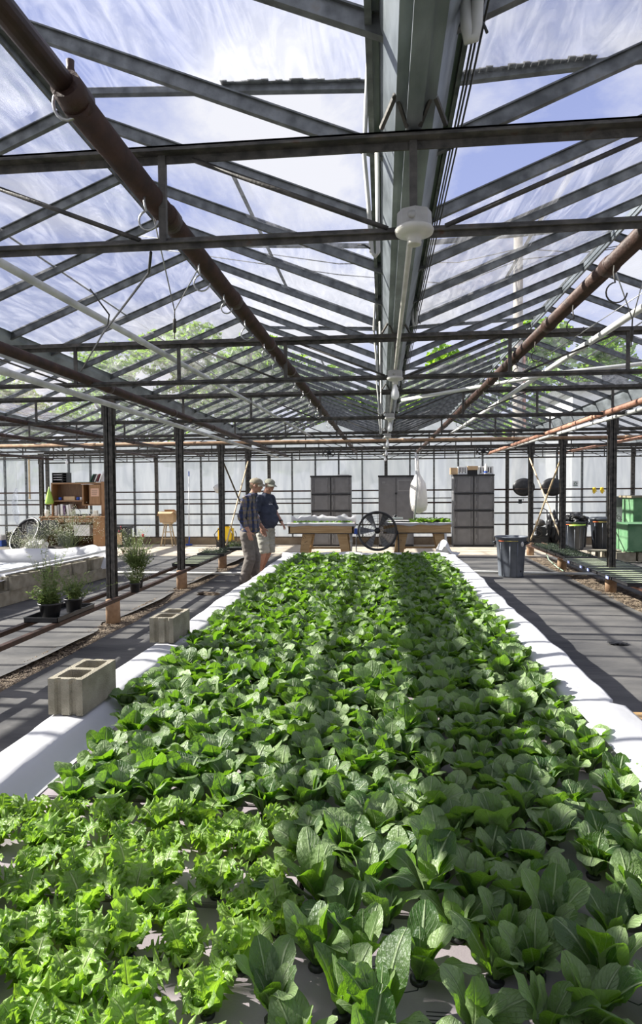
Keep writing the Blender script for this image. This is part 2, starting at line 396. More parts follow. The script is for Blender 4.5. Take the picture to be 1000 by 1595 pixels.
def single(name, bm, m, label, cat, group=None, kind=None):
    bm.verts.ensure_lookup_table()
    xs = [v.co.x for v in bm.verts]; ys = [v.co.y for v in bm.verts]; zs = [v.co.z for v in bm.verts]
    loc = ((min(xs) + max(xs)) / 2, (min(ys) + max(ys)) / 2, min(zs))
    me = finish(name, bm, m, loc)
    o = bpy.data.objects.new(name, me); C.objects.link(o); o.location = loc; ORI[o] = Vector(loc)
    o['label'] = label; o['category'] = cat
    if group: o['group'] = group
    if kind: o['kind'] = kind
    return o
def struct(name, bm, m, parent=None, label=None):
    if parent is not None:
        return part(name, bm, m, parent)
    me = finish(name, bm, m, (0, 0, 0))
    o = bpy.data.objects.new(name, me); C.objects.link(o); ORI[o] = Vector((0, 0, 0))
    o['kind'] = 'structure'
    if label: o['label'] = label
    return o
def dup(root, loc, label, group=None, rotz=None):
    r_ = root.copy(); C.objects.link(r_); r_.location = loc; ORI[r_] = Vector(loc)
    if rotz is not None: r_.rotation_euler = (0, 0, rotz)
    r_['label'] = label
    if group: r_['group'] = group
    for ch in list(root.children):
        c_ = ch.copy(); C.objects.link(c_); c_.parent = r_
        for g_ in ch.children:
            d_ = g_.copy(); C.objects.link(d_); d_.parent = c_
    return r_
def text_bm(s, size, M, ext=0.0008):
    cu = bpy.data.curves.new('t', 'FONT'); cu.body = s; cu.size = size; cu.extrude = ext; cu.align_x = 'CENTER'; cu.align_y = 'CENTER'
    o = bpy.data.objects.new('t', cu); C.objects.link(o)
    dg = bpy.context.evaluated_depsgraph_get(); dg.update()
    me = bpy.data.meshes.new_from_object(o.evaluated_get(dg))
    bm = BM(); bm.from_mesh(me); bmesh.ops.transform(bm, matrix=M, verts=bm.verts)
    bpy.data.objects.remove(o); bpy.data.curves.remove(cu); bpy.data.meshes.remove(me)
    return bm
def remesh(bm, voxel, smooth_it=4):
    me = bpy.data.meshes.new('r'); bm.to_mesh(me); bm.free()
    o = bpy.data.objects.new('r', me); C.objects.link(o)
    md = o.modifiers.new('r', 'REMESH'); md.mode = 'VOXEL'; md.voxel_size = voxel; md.use_smooth_shade = True
    ms = o.modifiers.new('s', 'SMOOTH'); ms.iterations = smooth_it; ms.factor = 0.5
    dg = bpy.context.evaluated_depsgraph_get(); dg.update()
    me2 = bpy.data.meshes.new_from_object(o.evaluated_get(dg))
    out = BM(); out.from_mesh(me2)
    bpy.data.objects.remove(o); bpy.data.meshes.remove(me); bpy.data.meshes.remove(me2)
    return out
FACE = Matrix.Rotation(R(90), 4, 'X')      # text upright, readable from -y
ORD = ['first', 'second', 'third', 'fourth', 'fifth', 'sixth', 'seventh', 'eighth', 'ninth', 'tenth', 'eleventh', 'twelfth', 'thirteenth', 'fourteenth', 'fifteenth', 'sixteenth', 'seventeenth', 'eighteenth', 'nineteenth', 'twentieth']
ORD += ['twenty-' + w for w in ORD[:9]]

# ------------------------------------------------------------------ key dimensions
Y0, S = 2.048, 2.6276
FR = [Y0 + S * k for k in range(7)]        # truss rows
XL, XR, XG = -3.24, 3.44, 0.10             # column rows and middle gutter
GZ, RZ = 2.86, 3.52                        # gutter edge and ridge heights
YW = 18.0                                  # back wall
X_MIN, X_MAX = -13.26, 10.12
Y_MIN = -1.8
GX = [0.1 + 3.34 * k for k in range(-4, 4)]

# ================================================================== SETTING
# floor: soil base, concrete walkway, ground fabric
bm = BM(); box(bm, X_MIN, X_MAX, Y_MIN, 14.85, -0.12, -0.012); struct('floor', bm, M_soil)
bm = BM(); box(bm, X_MIN, X_MAX, 14.8, YW, -0.12, 0.0); struct('floor_walkway', bm, M_conc)
def wob(x, y, a=0.012):
    return a * (noise.noise(Vector((x * 0.9, y * 0.55, 3.1))) + 0.5 * noise.noise(Vector((x * 2.3, y * 1.7, 9.1))))
def edgeL(y):
    return -3.40 + 0.26 * abs(math.sin(PI * (y - FR[2]) / S)) ** 0.7 + 0.03 * noise.noise(Vector((y * 1.7, 0, 0)))
def fab_left(u, v):
    y = Y_MIN + (14.78 - Y_MIN) * v
    x1 = edgeL(y); x = X_MIN + 0.02 + (x1 - X_MIN - 0.02) * u
    d = x1 - x
    lift = 0.05 * math.exp(-(d / 0.07) ** 2) * (0.5 + 0.5 * math.sin(y * 2.4)) if d < 0.3 else 0
    return Vector((x, y, 0.0 + max(0, wob(x, y)) + lift))
def fab_mid(u, v):
    y = Y_MIN + (14.78 - Y_MIN) * v
    a = -3.02 + 0.05 * noise.noise(Vector((y * 1.3, 5, 0))) ; b = 3.28 + 0.06 * noise.noise(Vector((y * 1.1, 9, 0)))
    x = a + (b - a) * u
    return Vector((x, y, 0.0 + max(0, wob(x, y))))
def fab_right(u, v):
    y = Y_MIN + (14.78 - Y_MIN) * v
    a = 3.72 + 0.06 * noise.noise(Vector((y * 1.2, 15, 0)))
    x = a + (X_MAX - a) * u
    return Vector((x, y, 0.0 + max(0, wob(x, y))))
for fn, nu, lb in ((fab_left, 120, 'black woven ground fabric left of the left column row'), (fab_mid, 90, 'black woven ground fabric on both sides of the lettuce bed'), (fab_right, 60, 'black woven ground fabric right of the right column row')):
    bm = BM(); grid(bm, fn, nu, 140); struct('floor_fabric', bm, M_fabric, label=lb)
# gravel
def scatter_stones(x0, x1, y0, y1, n, lab, sc=1.0):
    bm = BM()
    for i in range(n):
        x, y = random.uniform(x0, x1), random.uniform(y0, y1)
        r_ = random.uniform(0.004, 0.012) * sc
        h_ = r_ * .6; a_ = random.random() * 6.28; e_ = random.uniform(.8, 2.0)
        ring_ = [bm.verts.new((x + r_ * e_ * math.cos(a_) * math.cos(k * PI / 2.5) - r_ * math.sin(a_) * math.sin(k * PI / 2.5), y + r_ * e_ * math.sin(a_) * math.cos(k * PI / 2.5) + r_ * math.cos(a_) * math.sin(k * PI / 2.5), h_ * .2 + random.uniform(-.2, .2) * h_)) for k in range(5)]
        tp_ = bm.verts.new((x + random.uniform(-.3, .3) * r_, y + random.uniform(-.3, .3) * r_, h_ * 1.2))
        for k in range(5): bm.faces.new((ring_[k], ring_[(k + 1) % 5], tp_))
    return single('gravel', bm, M_gravel, lab, 'gravel', kind='stuff')
M_gravel = mat('gravel_stones', (0.06, 0.042, 0.028), (0.23, 0.18, 0.125), 9, 0.9, lo=0.4, hi=0.6)
scatter_stones(-3.34, -3.02, 3.6, 12.5, 9000, 'brown gravel and bark chips under the left column row')
scatter_stones(3.25, 3.75, 7.0, 14.5, 9000, 'brown gravel and bark chips under the right column row', 1.2)
# outside ground
bm = BM(); box(bm, -90, 90, -30, 120, -0.4, -0.13); struct('floor_outdoor_ground', bm, M_ground)

# back wall
bm = BM()
def corr(u, v):
    x = X_MIN + (X_MAX - X_MIN) * u
    return Vector((x, YW + 0.03, 0.22 + (2.62 - 0.22) * v))
grid(bm, corr, 40, 1); wb = struct('wall_back', bm, M_wallp)
bm = BM(); box(bm, X_MIN, X_MAX, YW - 0.06, YW + 0.12, -0.1, 0.20); struct('baseboard_back', bm, M_curb)
bm = BM(); x = GX[0]; k = 0
while x < X_MAX:
    heavy = (k % 5 == 0)
    w = 0.09 if heavy else 0.045
    bmk = BM(); box(bmk, x - w / 2, x + w / 2, YW - 0.05, YW + 0.02, 0.2, 2.62); part('mullion', bmk, M_galv if not heavy else M_dark, wb)
    x += 0.668; k += 1
bm = BM(); box(bm, X_MIN, X_MAX, YW - 0.06, YW + 0.0, 2.60, 2.66); part('top_rail', bm, M_dark, wb)
bm = BM(); box(bm, X_MIN, X_MAX, YW - 0.05, YW + 0.0, 1.29, 1.32); part('mid_rail', bm, M_galv, wb)
bm = BM(); box(bm, X_MIN, X_MAX, YW - 0.05, YW + 0.0, 2.49, 2.51); part('upper_rail', bm, M_galv, wb)
bm = BM(); box(bm, X_MIN, X_MAX, YW - 0.055, YW + 0.0, 0.20, 0.225); part('sill', bm, M_dark, wb)
# gable sheet above the wall
bm = BM()
for a in GX[:-1] + [GX[-1]]:
    if a + 3.3 > X_MAX + 0.1: continue
    vs = [bm.verts.new(p) for p in ((a, YW + 0.03, 2.62), (a + 3.34, YW + 0.03, 2.62), (a + 3.34, YW + 0.03, GZ), (a + 1.67, YW + 0.03, RZ), (a, YW + 0.03, GZ))]
    bm.faces.new(vs)
part('gable_sheet', bm, M_wallp, wb)
for nm, x in (('wall_left', X_MIN), ('wall_right', X_MAX)):
    bm = BM(); quad(bm, (x, Y_MIN, 0), (x, YW, 0), (x, YW, 2.86), (x, Y_MIN, 2.86)); ws = struct(nm, bm, M_wallp)
    bm = BM()
    for k in range(9): box(bm, x - .03, x + .03, Y_MIN + k * 2.4, Y_MIN + k * 2.4 + .06, 0, 2.86)
    part('mullion', bm, M_galv, ws)
bm = BM(); quad(bm, (X_MIN, Y_MIN, 0), (X_MAX, Y_MIN, 0), (X_MAX, Y_MIN, 2.8), (X_MIN, Y_MIN, 2.8)); struct('wall_front', bm, M_wallp)

# ------------------------------------------------------------------ roof bays
NR = int((YW - Y_MIN) / (S / 4)) + 1
YR = [FR[0] - (S / 4) * 5 + (S / 4) * i - 0.2 for i in range(40)]
YR = [y for y in YR if Y_MIN - .1 < y < YW]
VENTS = [(0.44, 3.08), (5.05, 7.68), (10.3, 12.9)]
side_word = ['far left edge', 'second from the left edge', 'third from the left edge', 'just left of the middle gutter', 'just right of the middle gutter', 'second right of the middle gutter', 'far right edge']
def rafter_bm(a, b):
    bm = BM(); bar(bm, a, b, 0.028, 0.05)
    d = (Vector(b) - Vector(a)).normalized(); up = Vector((0, 1, 0)).cross(d).normalized()
    if up.z < 0: up = -up
    bar(bm, Vector(a) + up * 0.026, Vector(b) + up * 0.026, 0.05, 0.006)
    return bm
for bi, gx in enumerate(GX[:-1]):
    rx = gx + 1.67
    main = bi in (3, 4)
    t = thing('roof_bay', 'glazed roof bay with grey glazing bars, ' + side_word[bi], 'roof', (rx, Y_MIN, GZ))
    bm = BM(); bar(bm, (rx, Y_MIN, RZ), (rx, YW, RZ), 0.05, 0.035); bar(bm, (rx - .012, Y_MIN, RZ - .03), (rx - .012, YW, RZ - .03), 0.014, 0.03)
    part('ridge_beam', bm, M_galv if gx < 0 else M_galvl, t)
    bl = rafter_bm((gx + 0.06, YR[0], GZ + 0.02), (rx, YR[0], RZ)); ml = finish('rafter', bl, M_galv, (rx, Y_MIN, GZ))
    br = rafter_bm((gx + 3.28, YR[0], GZ + 0.02), (rx, YR[0], RZ)); mr_ = finish('rafter', br, M_galv, (rx, Y_MIN, GZ))
    for y in YR:
        for me in (ml, mr_):
            o = bpy.data.objects.new('rafter', me); C.objects.link(o); o.parent = t; o.location = (0, y - YR[0], 0)
    for sgn in (-1, 1):
        bm = BM(); gxx = gx + 0.06 if sgn < 0 else gx + 3.28
        ys = [Y_MIN] + YR + [YW]
        for a, b in zip(ys, ys[1:]):
            yc = (a + b) / 2
            if ((bi == 3 and sgn > 0) or (bi == 4 and sgn < 0)) and any(p < yc < q for p, q in VENTS):
                a1, b1 = a, b
                # lower half stays glazed, the ridge vent above is open
                continue
            # two lapped panes with a slight offset
            tt = 0.5
            xm, zm = rx + (gxx - rx) * tt, RZ + (GZ + .02 - RZ) * tt
            quad(bm, (rx, a, RZ + .03), (rx, b, RZ + .03), (xm, b, zm + .03), (xm, a, zm + .03))
            quad(bm, (xm + (rx - gxx) * .02, a, zm + .022), (xm + (rx - gxx) * .02, b, zm + .022), (gxx, b, GZ + .045), (gxx, a, GZ + .045))
        part('glass_panes', bm, M_glass, t)
        if bi in (2, 3, 4, 5):
            bm = BM()
            for a, b in zip(ys, ys[1:]):
                if ((bi == 3 and sgn > 0) or (bi == 4 and sgn < 0)) and any(p < (a + b) / 2 < q for p, q in VENTS): continue
                if random.random() < 0.45: continue
                tt = 0.5
                xm, zm = rx + (gxx - rx) * tt, RZ + (GZ + .02 - RZ) * tt
                quad(bm, (xm - .012, a + .03, zm + .0275), (xm - .012, b - .03, zm + .0275), (xm + .012, b - .03, zm + .0262), (xm + .012, a + .03, zm + .0262))
            part('lap_dirt', bm, M_dirt, t)
for vi, (va, vb) in enumerate(VENTS):
    for sgn in (-1, 1):
        rx = -1.57 if sgn < 0 else 1.77
        ex = XG - 0.06 if sgn < 0 else XG + 0.08
        zr, ze = RZ + 0.05, RZ - 0.03
        t = thing('roof_vent', 'raised glass ridge vent %s of the middle gutter, %s from the camera' % ('left' if sgn < 0 else 'right', ORD[vi]), 'vent', ((rx + ex) / 2, va, ze))
        bm = BM()
        for y in (va, vb): bar(bm, (rx, y, zr), (ex, y, ze), 0.035, 0.03)
        bar(bm, (ex, va, ze), (ex, vb, ze), 0.03, 0.03); bar(bm, (rx, va, zr), (rx, vb, zr), 0.03, 0.03)
        part('frame', bm, M_galv, t)
        bm = BM(); quad(bm, (rx, va, zr + .012), (rx, vb, zr + .012), (ex, vb, ze + .012), (ex, va, ze + .012)); part('glass_pane', bm, M_glass, t)
        bm = BM()
        n_ = 24
        xm = rx + (ex - rx) * 0.5
        for i in range(n_):
            xa, xb = xm + (ex - xm) * i / n_, xm + (ex - xm) * (i + 1) / n_
            za = zr + (ze - zr) * (xa - rx) / (ex - rx) + .016; w1 = .018 + .018 * random.random()
            quad(bm, (xa, vb - w1 - .02, za), (xb, vb - w1 - .02, za), (xb, vb - .005, za), (xa, vb - .005, za))
        part('dirty_seal', bm, M_dirt, t)

# ------------------------------------------------------------------ gutters
def gutter(x, lab, full):
    t = thing('roof_gutter', lab, 'gutter', (x, Y_MIN, 2.74))
    bm = BM()
    prof = [(-0.135, 2.93), (-0.105, 2.93), (-0.10, 2.885), (-0.055, 2.76), (0.065, 2.76), (0.12, 2.89), (0.125, 2.93), (0.15, 2.93)]
    def f(u, v):
        i = min(int(u * 7 + 1e-6), 6); fr_ = u * 7 - i
        a, b = prof[i], prof[i + 1]
        return Vector((x + a[0] + (b[0] - a[0]) * fr_, Y_MIN + (YW - Y_MIN) * v, a[1] + (b[1] - a[1]) * fr_))
    grid(bm, f, 7, 1, smooth=False); part('trough', bm, M_galvl, t)
    if full:
        bm = BM(); box(bm, x - 0.022, x + 0.026, Y_MIN, YW, 2.725, 2.76); part('centre_tube', bm, M_galvl, t)
        bm = BM(); box(bm, x - 0.145, x - 0.125, Y_MIN, YW, 2.90, 2.935); box(bm, x + 0.14, x + 0.155, Y_MIN, YW, 2.90, 2.935); part('flange', bm, M_galv, t)
        for k, y in enumerate(FR[:6]):
            bm = BM()
            for s_ in (-1, 1):
                bar(bm, (x + s_ * 0.055, y - 0.10, 2.775), (x + s_ * 0.10, y - 0.02, 2.72), 0.012, 0.012)
                bar(bm, (x + s_ * 0.055, y - 0.10, 2.775), (x + s_ * 0.02, y - 0.02, 2.72), 0.010, 0.010)
                lathe(bm, (x + s_ * 0.055, y - 0.105, 2.765), [(0.0, -.004), (0.012, -.004), (0.012, .004), (0, .004)], 10)
            part('saddle_bracket', bm, M_dark, t)
for i, gx in enumerate(GX):
    if gx > X_MAX - .1: continue
    nm = {0: 'at the far left edge', 1: 'over the outer left column row', 2: 'between the two left column rows', 3: 'over the left column row', 4: 'straight overhead in the middle', 5: 'over the right column row', 6: 'right of the right column row', 7: 'at the far right'}[i]
    gutter(gx, 'galvanised metal roof gutter ' + nm, i == 4)

# ------------------------------------------------------------------ trusses
ZU, ZLo = 2.69, 2.405
spans = [(-9.92, XL, 'left'), (XL, XR, 'middle'), (XR, 10.12, 'right')]
def truss(xa, xb, y, lab):
    t = thing('roof_truss', lab, 'truss', ((xa + xb) / 2, y, ZLo - .02))
    bm = BM(); box(bm, xa, xb, y - .003, y + .003, ZU - .03, ZU + .03); box(bm, xa, xb, y - .003, y + .05, ZU + .024, ZU + .030)
    box(bm, xa, xb, y - .04, y, ZU - .006, ZU); part('upper_chord', bm, M_dark, t)
    bm = BM(); box(bm, xa, xb, y - .017, y + .017, ZLo - .003, ZLo + .003); box(bm, xa, xb, y - .0025, y + .0025, ZLo - .02, ZLo + .017); part('lower_chord', bm, M_dark, t)
    xc = (xa + xb) / 2
    xs = [xc + .81 * k for k in range(-3, 4)]
    for x in xs:
        bm = BM(); box(bm, x - .012, x + .012, y - .012, y + .006, ZLo, ZU); part('post', bm, M_dark, t)
    for k in range(-4, 4):
        x0, x1 = xc + .81 * k + .10, xc + .81 * (k + 1) - .08
        if k == -4: x0 = xa + .15
        if k == 3: x1 = xb - .15
        down = (k in (-4, -2, -1)) if k < 0 else False
        if k == -3: continue
        if k == 2: continue
        if k < 0: a, b = (x0, y, ZU - .02), (x1, y, ZLo + .015)
        else: a, b = (x0, y, ZLo + .015), (x1, y, ZU - .02)
        bm = BM(); tube(bm, [a, b], 0.008, 6); part('diagonal_rod', bm, M_dark, t)
    return t
for si, (xa, xb, sn) in enumerate(spans):
    proto = None
    for k, y in enumerate(FR):
        lab = 'dark steel roof truss over the %s span, %s from the camera' % (sn, ORD[k])
        if proto is None: proto = truss(xa, xb, y, lab)
        else: dup(proto, ((xa + xb) / 2, y, ZLo - .02), lab)

# ------------------------------------------------------------------ columns
def column(x, y, lab):
    t = thing('steel_column', lab, 'column', (x, y, 0))
    bm = BM(); w = 0.095; tk = 0.008
    box(bm, x - w / 2, x + w / 2, y - .05, y - .05 + tk, 0.20, 2.60)
    box(bm, x - w / 2, x + w / 2, y + .042, y + .05, 0.20, 2.60)
    box(bm, x - .006, x + .006, y - .05, y + .05, 0.20, 2.60)
    box(bm, x - w / 2 - .004, x - w / 2 + .012, y - .058, y - .045, 0.2, 2.6); box(bm, x + w / 2 - .012, x + w / 2 + .004, y - .058, y - .045, 0.2, 2.6)
    part('post', bm, M_dark, t)
    bm = BM(); box(bm, x - .085, x + .085, y - .03, y - .018, 2.37, 2.68); box(bm, x - .075, x + .075, y + .01, y + .022, 2.37, 2.68); part('knee_plate', bm, M_dark, t)
    bm = BM(); lathe(bm, (x, y, 0), [(0.0, 0.0), (0.085, -0.01), (0.082, 0.28), (0.07, 0.30), (0, 0.30)], 20); part('footing', bm, M_clay, t)
    return t
c0 = column(XL, FR[2], 'dark steel column nearest on the left, above the potted plants')
labs = {3: 'second dark steel column from the front in the left row, with black trays behind it', 4: 'third dark steel column from the front in the left row, beside the crossed poles', 5: 'farthest dark steel column of the left row, just behind the two men'}
for k in (3, 4, 5): dup(c0, (XL, FR[k], 0), labs[k])
labs = {3: 'nearest dark steel column in the right row, rising through the seedling trays', 4: 'second dark steel column of the right row, beside the bamboo cross', 5: 'farthest dark steel column of the right row, in front of the black wall disc'}
for k in (3, 4, 5): dup(c0, (XR, FR[k], 0), labs[k])
dup(c0, (-9.92, YW - 0.35, 0), 'dark steel column at the back wall left of the wooden desk')
dup(c0, (XL, FR[1], 0), 'unseen dark steel column just beyond the left frame edge, included for its shadow')  # out of view; included for the shadow it casts on the bed

# ------------------------------------------------------------------ long roof pipes
def ypipe(x0, y0, x1, y1, z0, z1, r, m_, lab, joints=0, name='roof_pipe', cat='pipe'):
    t = thing(name, lab, cat, ((x0 + x1) / 2, (y0 + y1) / 2, (z0 + z1) / 2 - r))
    a, b = Vector((x0, y0, z0)), Vector((x1, y1, z1))
    bm = BM(); tube(bm, [a, b], r, 16); part('pipe_run', bm, m_, t)
    for k in range(joints):
        f = (k + 0.7) / joints; p = a.lerp(b, f); d = (b - a).normalized()
        bm = BM(); tube(bm, [p - d * .035, p - d * .03, p + d * .03, p + d * .035], [r * 1.02, r * 1.13, r * 1.13, r * 1.02], 16); part('coupling', bm, m_, t)
    return t
t = ypipe(-0.745, 1.52, -0.70, 17.0, 2.55, 2.55, 0.037, M_rust, 'long dark rusty pipe hung left of the middle gutter', 16)
bm = BM(); tube(bm, [(-0.80, -0.5, 2.60), (-0.757, 1.51, 2.575)], 0.028, 16); part('thinner_pipe_end', bm, M_rust, t)
bm = BM(); tube(bm, [(-0.75, 1.48, 2.57), (-0.746, 1.545, 2.555)], [0.038, 0.043], 16); tube(bm, [(-0.75, 1.51, 2.59), (-0.75, 1.51, 2.612), (-0.75, 1.51, 2.625), (-0.75, 1.51, 2.642)], [.012, .013, .009, .010], 10); part('pipe_fitting', bm, M_rust, t)
bm = BM()
pts = [(-0.80 + .036 * math.cos(a), 1.53, 2.555 + .042 * math.sin(a)) for a in [k * PI / 8 for k in range(17)]]
tube(bm, [(p[0] + .03, p[1], p[2]) for p in pts], .004, 6); part('clamp_ring', bm, M_steel, t)
ypipe(0.985, 1.2, 0.93, 17.0, 2.55, 2.55, 0.036, M_rust, 'long dark rusty pipe hung right of the middle gutter', 16)
ypipe(-2.20, 2.2, -2.33, 15.5, 2.44, 2.40, 0.034, M_rust, 'rusty brown heating pipe running beside the left column row', 8)
ypipe(-2.42, 2.4, -2.52, 15.2, 2.37, 2.37, 0.024, M_wpipe, 'grey painted pipe beside the brown pipe near the left column row', 6)
ypipe(2.44, 4.0, 2.50, 15.4, 2.41, 2.40, 0.030, M_rustl, 'salmon-rust heating pipe running beside the right column row', 9)
ypipe(2.72, 5.0, 2.55, 15.2, 2.40, 2.40, 0.022, M_wpipe, 'white pipe beside the salmon pipe near the right column row', 6)
ypipe(-1.70, 2.6, -1.36, 12.0, 2.62, 2.60, 0.020, M_wpipe, 'pale conduit crossing under the left ridge', 4)
ypipe(1.49, 3.6, 1.24, 12.2, 2.62, 2.58, 0.022, M_pvc, 'white pipe running under the right ridge', 5)
for i, (x, z, y1) in enumerate(((-4.3, 2.42, 15), (-5.6, 2.42, 15.5), (-8.4, 2.40, 15.5), (4.35, 2.42, 16.2))):
    ypipe(x + .02, 5.5, x, y1, z, z, 0.028, M_rust if i < 3 else M_rustl, ['rusty pipe just outside the left column row', 'rusty pipe over the left bed', 'rusty pipe over the far left bay', 'salmon-rust pipe outside the right column row'][i], 5)
ypipe(-9.0, 11.9, 9.0, 12.0, 2.49, 2.49, 0.028, M_bamd if False else M_clay, 'tan heating pipe crossing the whole width below the fifth truss', 9)
ypipe(0.10, 2.05, 0.085, 12.5, 2.46, 2.455, 0.011, M_porc, 'pale electrical conduit along the middle gutter between lamp holders', 4)
t = thing('curved_brace', 'white slanting brace pipe crossing right of the middle gutter', 'pipe', (1.5, 6.2, 2.4))
bm = BM(); tube(bm, [(0.2, 6.6, 2.50), (1.6, 5.9, 2.62), (3.3, 5.7, 2.74)], .018, 10); part('pipe_run', bm, M_pvc, t)

# hooks on the two rusty pipes
def hook_bm(x, y, z, sc=1.0, fl=1):
    bm = BM()
    pts = [Vector((x, y, z + .03)), Vector((x - .003, y, z)), Vector((x + .004, y, z - .030 * sc))]
    for k in range(0, 12):
        a = PI * .62 + k * PI * 1.35 / 11
        pts.append(Vector((x + fl * (.010 + .030 * sc * math.cos(a)), y, z - .058 * sc + .030 * sc * math.sin(a))))
    tube(bm, pts, .0034, 6); return bm
hy = [1.93, 2.52, 2.93, 3.38, 3.95, 4.35, 4.85, 5.35, 5.9, 6.5, 7.2, 7.9, 8.6, 9.4, 10.3]
for i, y in enumerate(hy):
    single('steel_hook', hook_bm(-0.735, y + .02, 2.50, random.uniform(.85, 1.15)), M_steel, 'bent steel hook on the left rusty pipe, %s from the camera' % ORD[i], 'hook', 'hooks along the left rusty pipe')
for i, y in enumerate([2.78, 3.35, 4.15, 4.7, 5.4, 6.2, 7.1, 8.2]):
    single('steel_hook', hook_bm(0.965, y, 2.49, random.uniform(1.1, 1.5)), M_dark, 'bent steel hook on the right rusty pipe, %s from the camera' % ORD[i], 'hook', 'hooks along the right rusty pipe')
# cable stays with turnbuckles
CABLE_A = [(-0.759, 2.060, 2.384), (-0.838, 2.250, 2.384), (-1.445, 3.200, 2.412), (-2.156, 4.400, 2.456)]
CABLE_B = [(-1.415, 3.000, 2.580), (-1.364, 3.100, 2.481), (-1.416, 3.200, 2.461), (-2.175, 4.450, 2.471)]
STL = [(-0.870, 2.350, 2.704), (-0.745, 2.550, 2.493), (-0.993, 3.000, 2.460), (-1.012, 3.050, 2.338)]
STR = [(0.980, 2.800, 2.494), (1.135, 2.900, 2.521), (1.122, 3.000, 2.350), (1.136, 3.050, 2.238)]
def stay(a, b, c, d, lab):
    t = thing('cable_stay', lab, 'cable', d)
    bm = BM(); tube(bm, [a, c], .0028, 6); tube(bm, [b, c], .0028, 6); part('wire', bm, M_steel, t)
    c, d = Vector(c), Vector(d); e1, e2 = c.lerp(d, .25), c.lerp(d, .8)
    bm = BM(); tube(bm, [c, e1], .003, 6); tube(bm, [e1, e1.lerp(e2, .1), e1.lerp(e2, .9), e2], [.003, .008, .008, .003], 8); tube(bm, [e2, d], .003, 6); part('turnbuckle', bm, M_dark, t)
stay(STL[0], STL[1], STL[2], STL[3], 'steel wire stay with turnbuckle left of the left rusty pipe')
stay(STR[0], STR[1], STR[2], STR[3], 'steel wire stay with turnbuckle right of the right rusty pipe')
bm = BM(); tube(bm, CABLE_A, .005, 6); single('black_cable', bm, M_black, 'black cable hanging from the first truss down to the left', 'cable')
bm = BM(); tube(bm, CABLE_B, .004, 6); single('black_wire', bm, M_black, 'short bent black wire left of the hanging black cable', 'wire')
bm = BM(); tube(bm, [(1.9, 3.3, 2.95), (0.99, 5.5, 2.45)], .003, 6); single('pull_cord', bm, M_steel, 'thin pull cord slanting across to the right rusty pipe', 'cord')
for i, x in enumerate((0.262, 0.272, 0.285)):
    bm = BM(); tube(bm, [(x, Y_MIN, 2.90), (x - .004, 1.0, 2.885), (x, 2.1, 2.88), (x - .01, 4.7, 2.88), (x - .005, 7, 2.88)], .0035, 6)
    single('gutter_cable', bm, M_black, 'black cable along the right edge of the middle gutter, %s from the gutter' % ORD[i], 'cable')
# vent operating tubes beside the gutter
for i, (y, sl) in enumerate(((2.3, 'left'), (4.75, 'left'), (7.2, 'left'), (9.8, 'left'))):
    t = thing('vent_rod', 'curved grey vent rod left of the middle gutter, %s from the camera' % ORD[i], 'rod', (-0.04, y, 2.42), 'vent rods left of the gutter')
    bm = BM(); tube(bm, [(-0.035, y - .1, 3.16), (-0.05, y - .05, 2.95), (-0.06, y, 2.78), (-0.045, y, 2.6), (-0.035, y, 2.44), (-0.022, y, 2.425), (-0.012, y, 2.44), (-0.016, y + .12, 2.86)], .008, 8); part('tube', bm, M_wpipe, t)
    bm = BM(); tube(bm, [(-0.035, y, 2.45), (-0.06, y - .02, 2.46), (-0.085, y, 2.47)], .003, 6); part('tie', bm, M_black, t)
for i, y in enumerate((1.74, 4.7, 7.3, 9.9)):
    t = thing('vent_rod', 'curved grey vent rod right of the middle gutter, %s from the camera' % ORD[i], 'rod', (0.25, y, 2.7), 'vent rods right of the gutter')
    zb = 2.78
    bm = BM(); tube(bm, [(0.26, y - .08, 3.3), (0.257, y - .05, 3.05), (0.25, y, zb + .03), (0.243, y, zb), (0.232, y, zb - .005), (0.225, y, zb + .03), (0.222, y, zb + .12)], .016 if i == 0 else .010, 10); part('tube', bm, M_wpipe, t)
    bm = BM(); tube(bm, [(0.25, y, zb + .03), (0.268, y, zb + .035), (0.278, y, zb + .01)], .004, 6); part('tie', bm, M_black, t)

# lamp holders under each truss
for k in range(6):
    y = FR[k] - 0.06; x = 0.10 - 0.007 * k; zb = ZLo - 0.02
    lab = 'octagonal lamp box with empty porcelain holder under the first truss' if k == 0 else 'bare white bulb in a porcelain holder under the %s truss' % ORD[k]
    t = thing('ceiling_lamp', lab, 'lamp', (x, y, zb - .05))
    o_ = 0.055 if k == 0 else 0
    bm = BM(); lathe(bm, (x, y, zb + .01), [(0, .045), (0.052, .045), (0.054, 0), (0.0, 0)], 8, smooth=False); lathe(bm, (x - .01, y - .05, zb + .03), [(0, 0), (.012, 0), (.012, .004), (0, .004)], 10, axis=(0, -1, 0)); part('junction_box', bm, M_boxst, t)
    bm = BM(); lathe(bm, (x, y, zb - .02), [(0, .03), (0.054, .03), (0.060, .022), (0.057, .012), (0.036, .004), (0.022, 0), (0.022, -.006), (0.020, -.008), (0.022, -.014), (0.021, -.022), (0.016, -.022), (0, -.010)], 24); part('holder', bm, M_porc, t)
    if k:
        bm = BM(); lathe(bm, (x, y, zb - .035), [(0, .0), (0.013, 0), (0.014, -.02), (0.019, -.04), (0.028, -.065), (0.030, -.085), (0.026, -.103), (0.014, -.114), (0, -.117)], 20); part('bulb', bm, M_bulb, t)
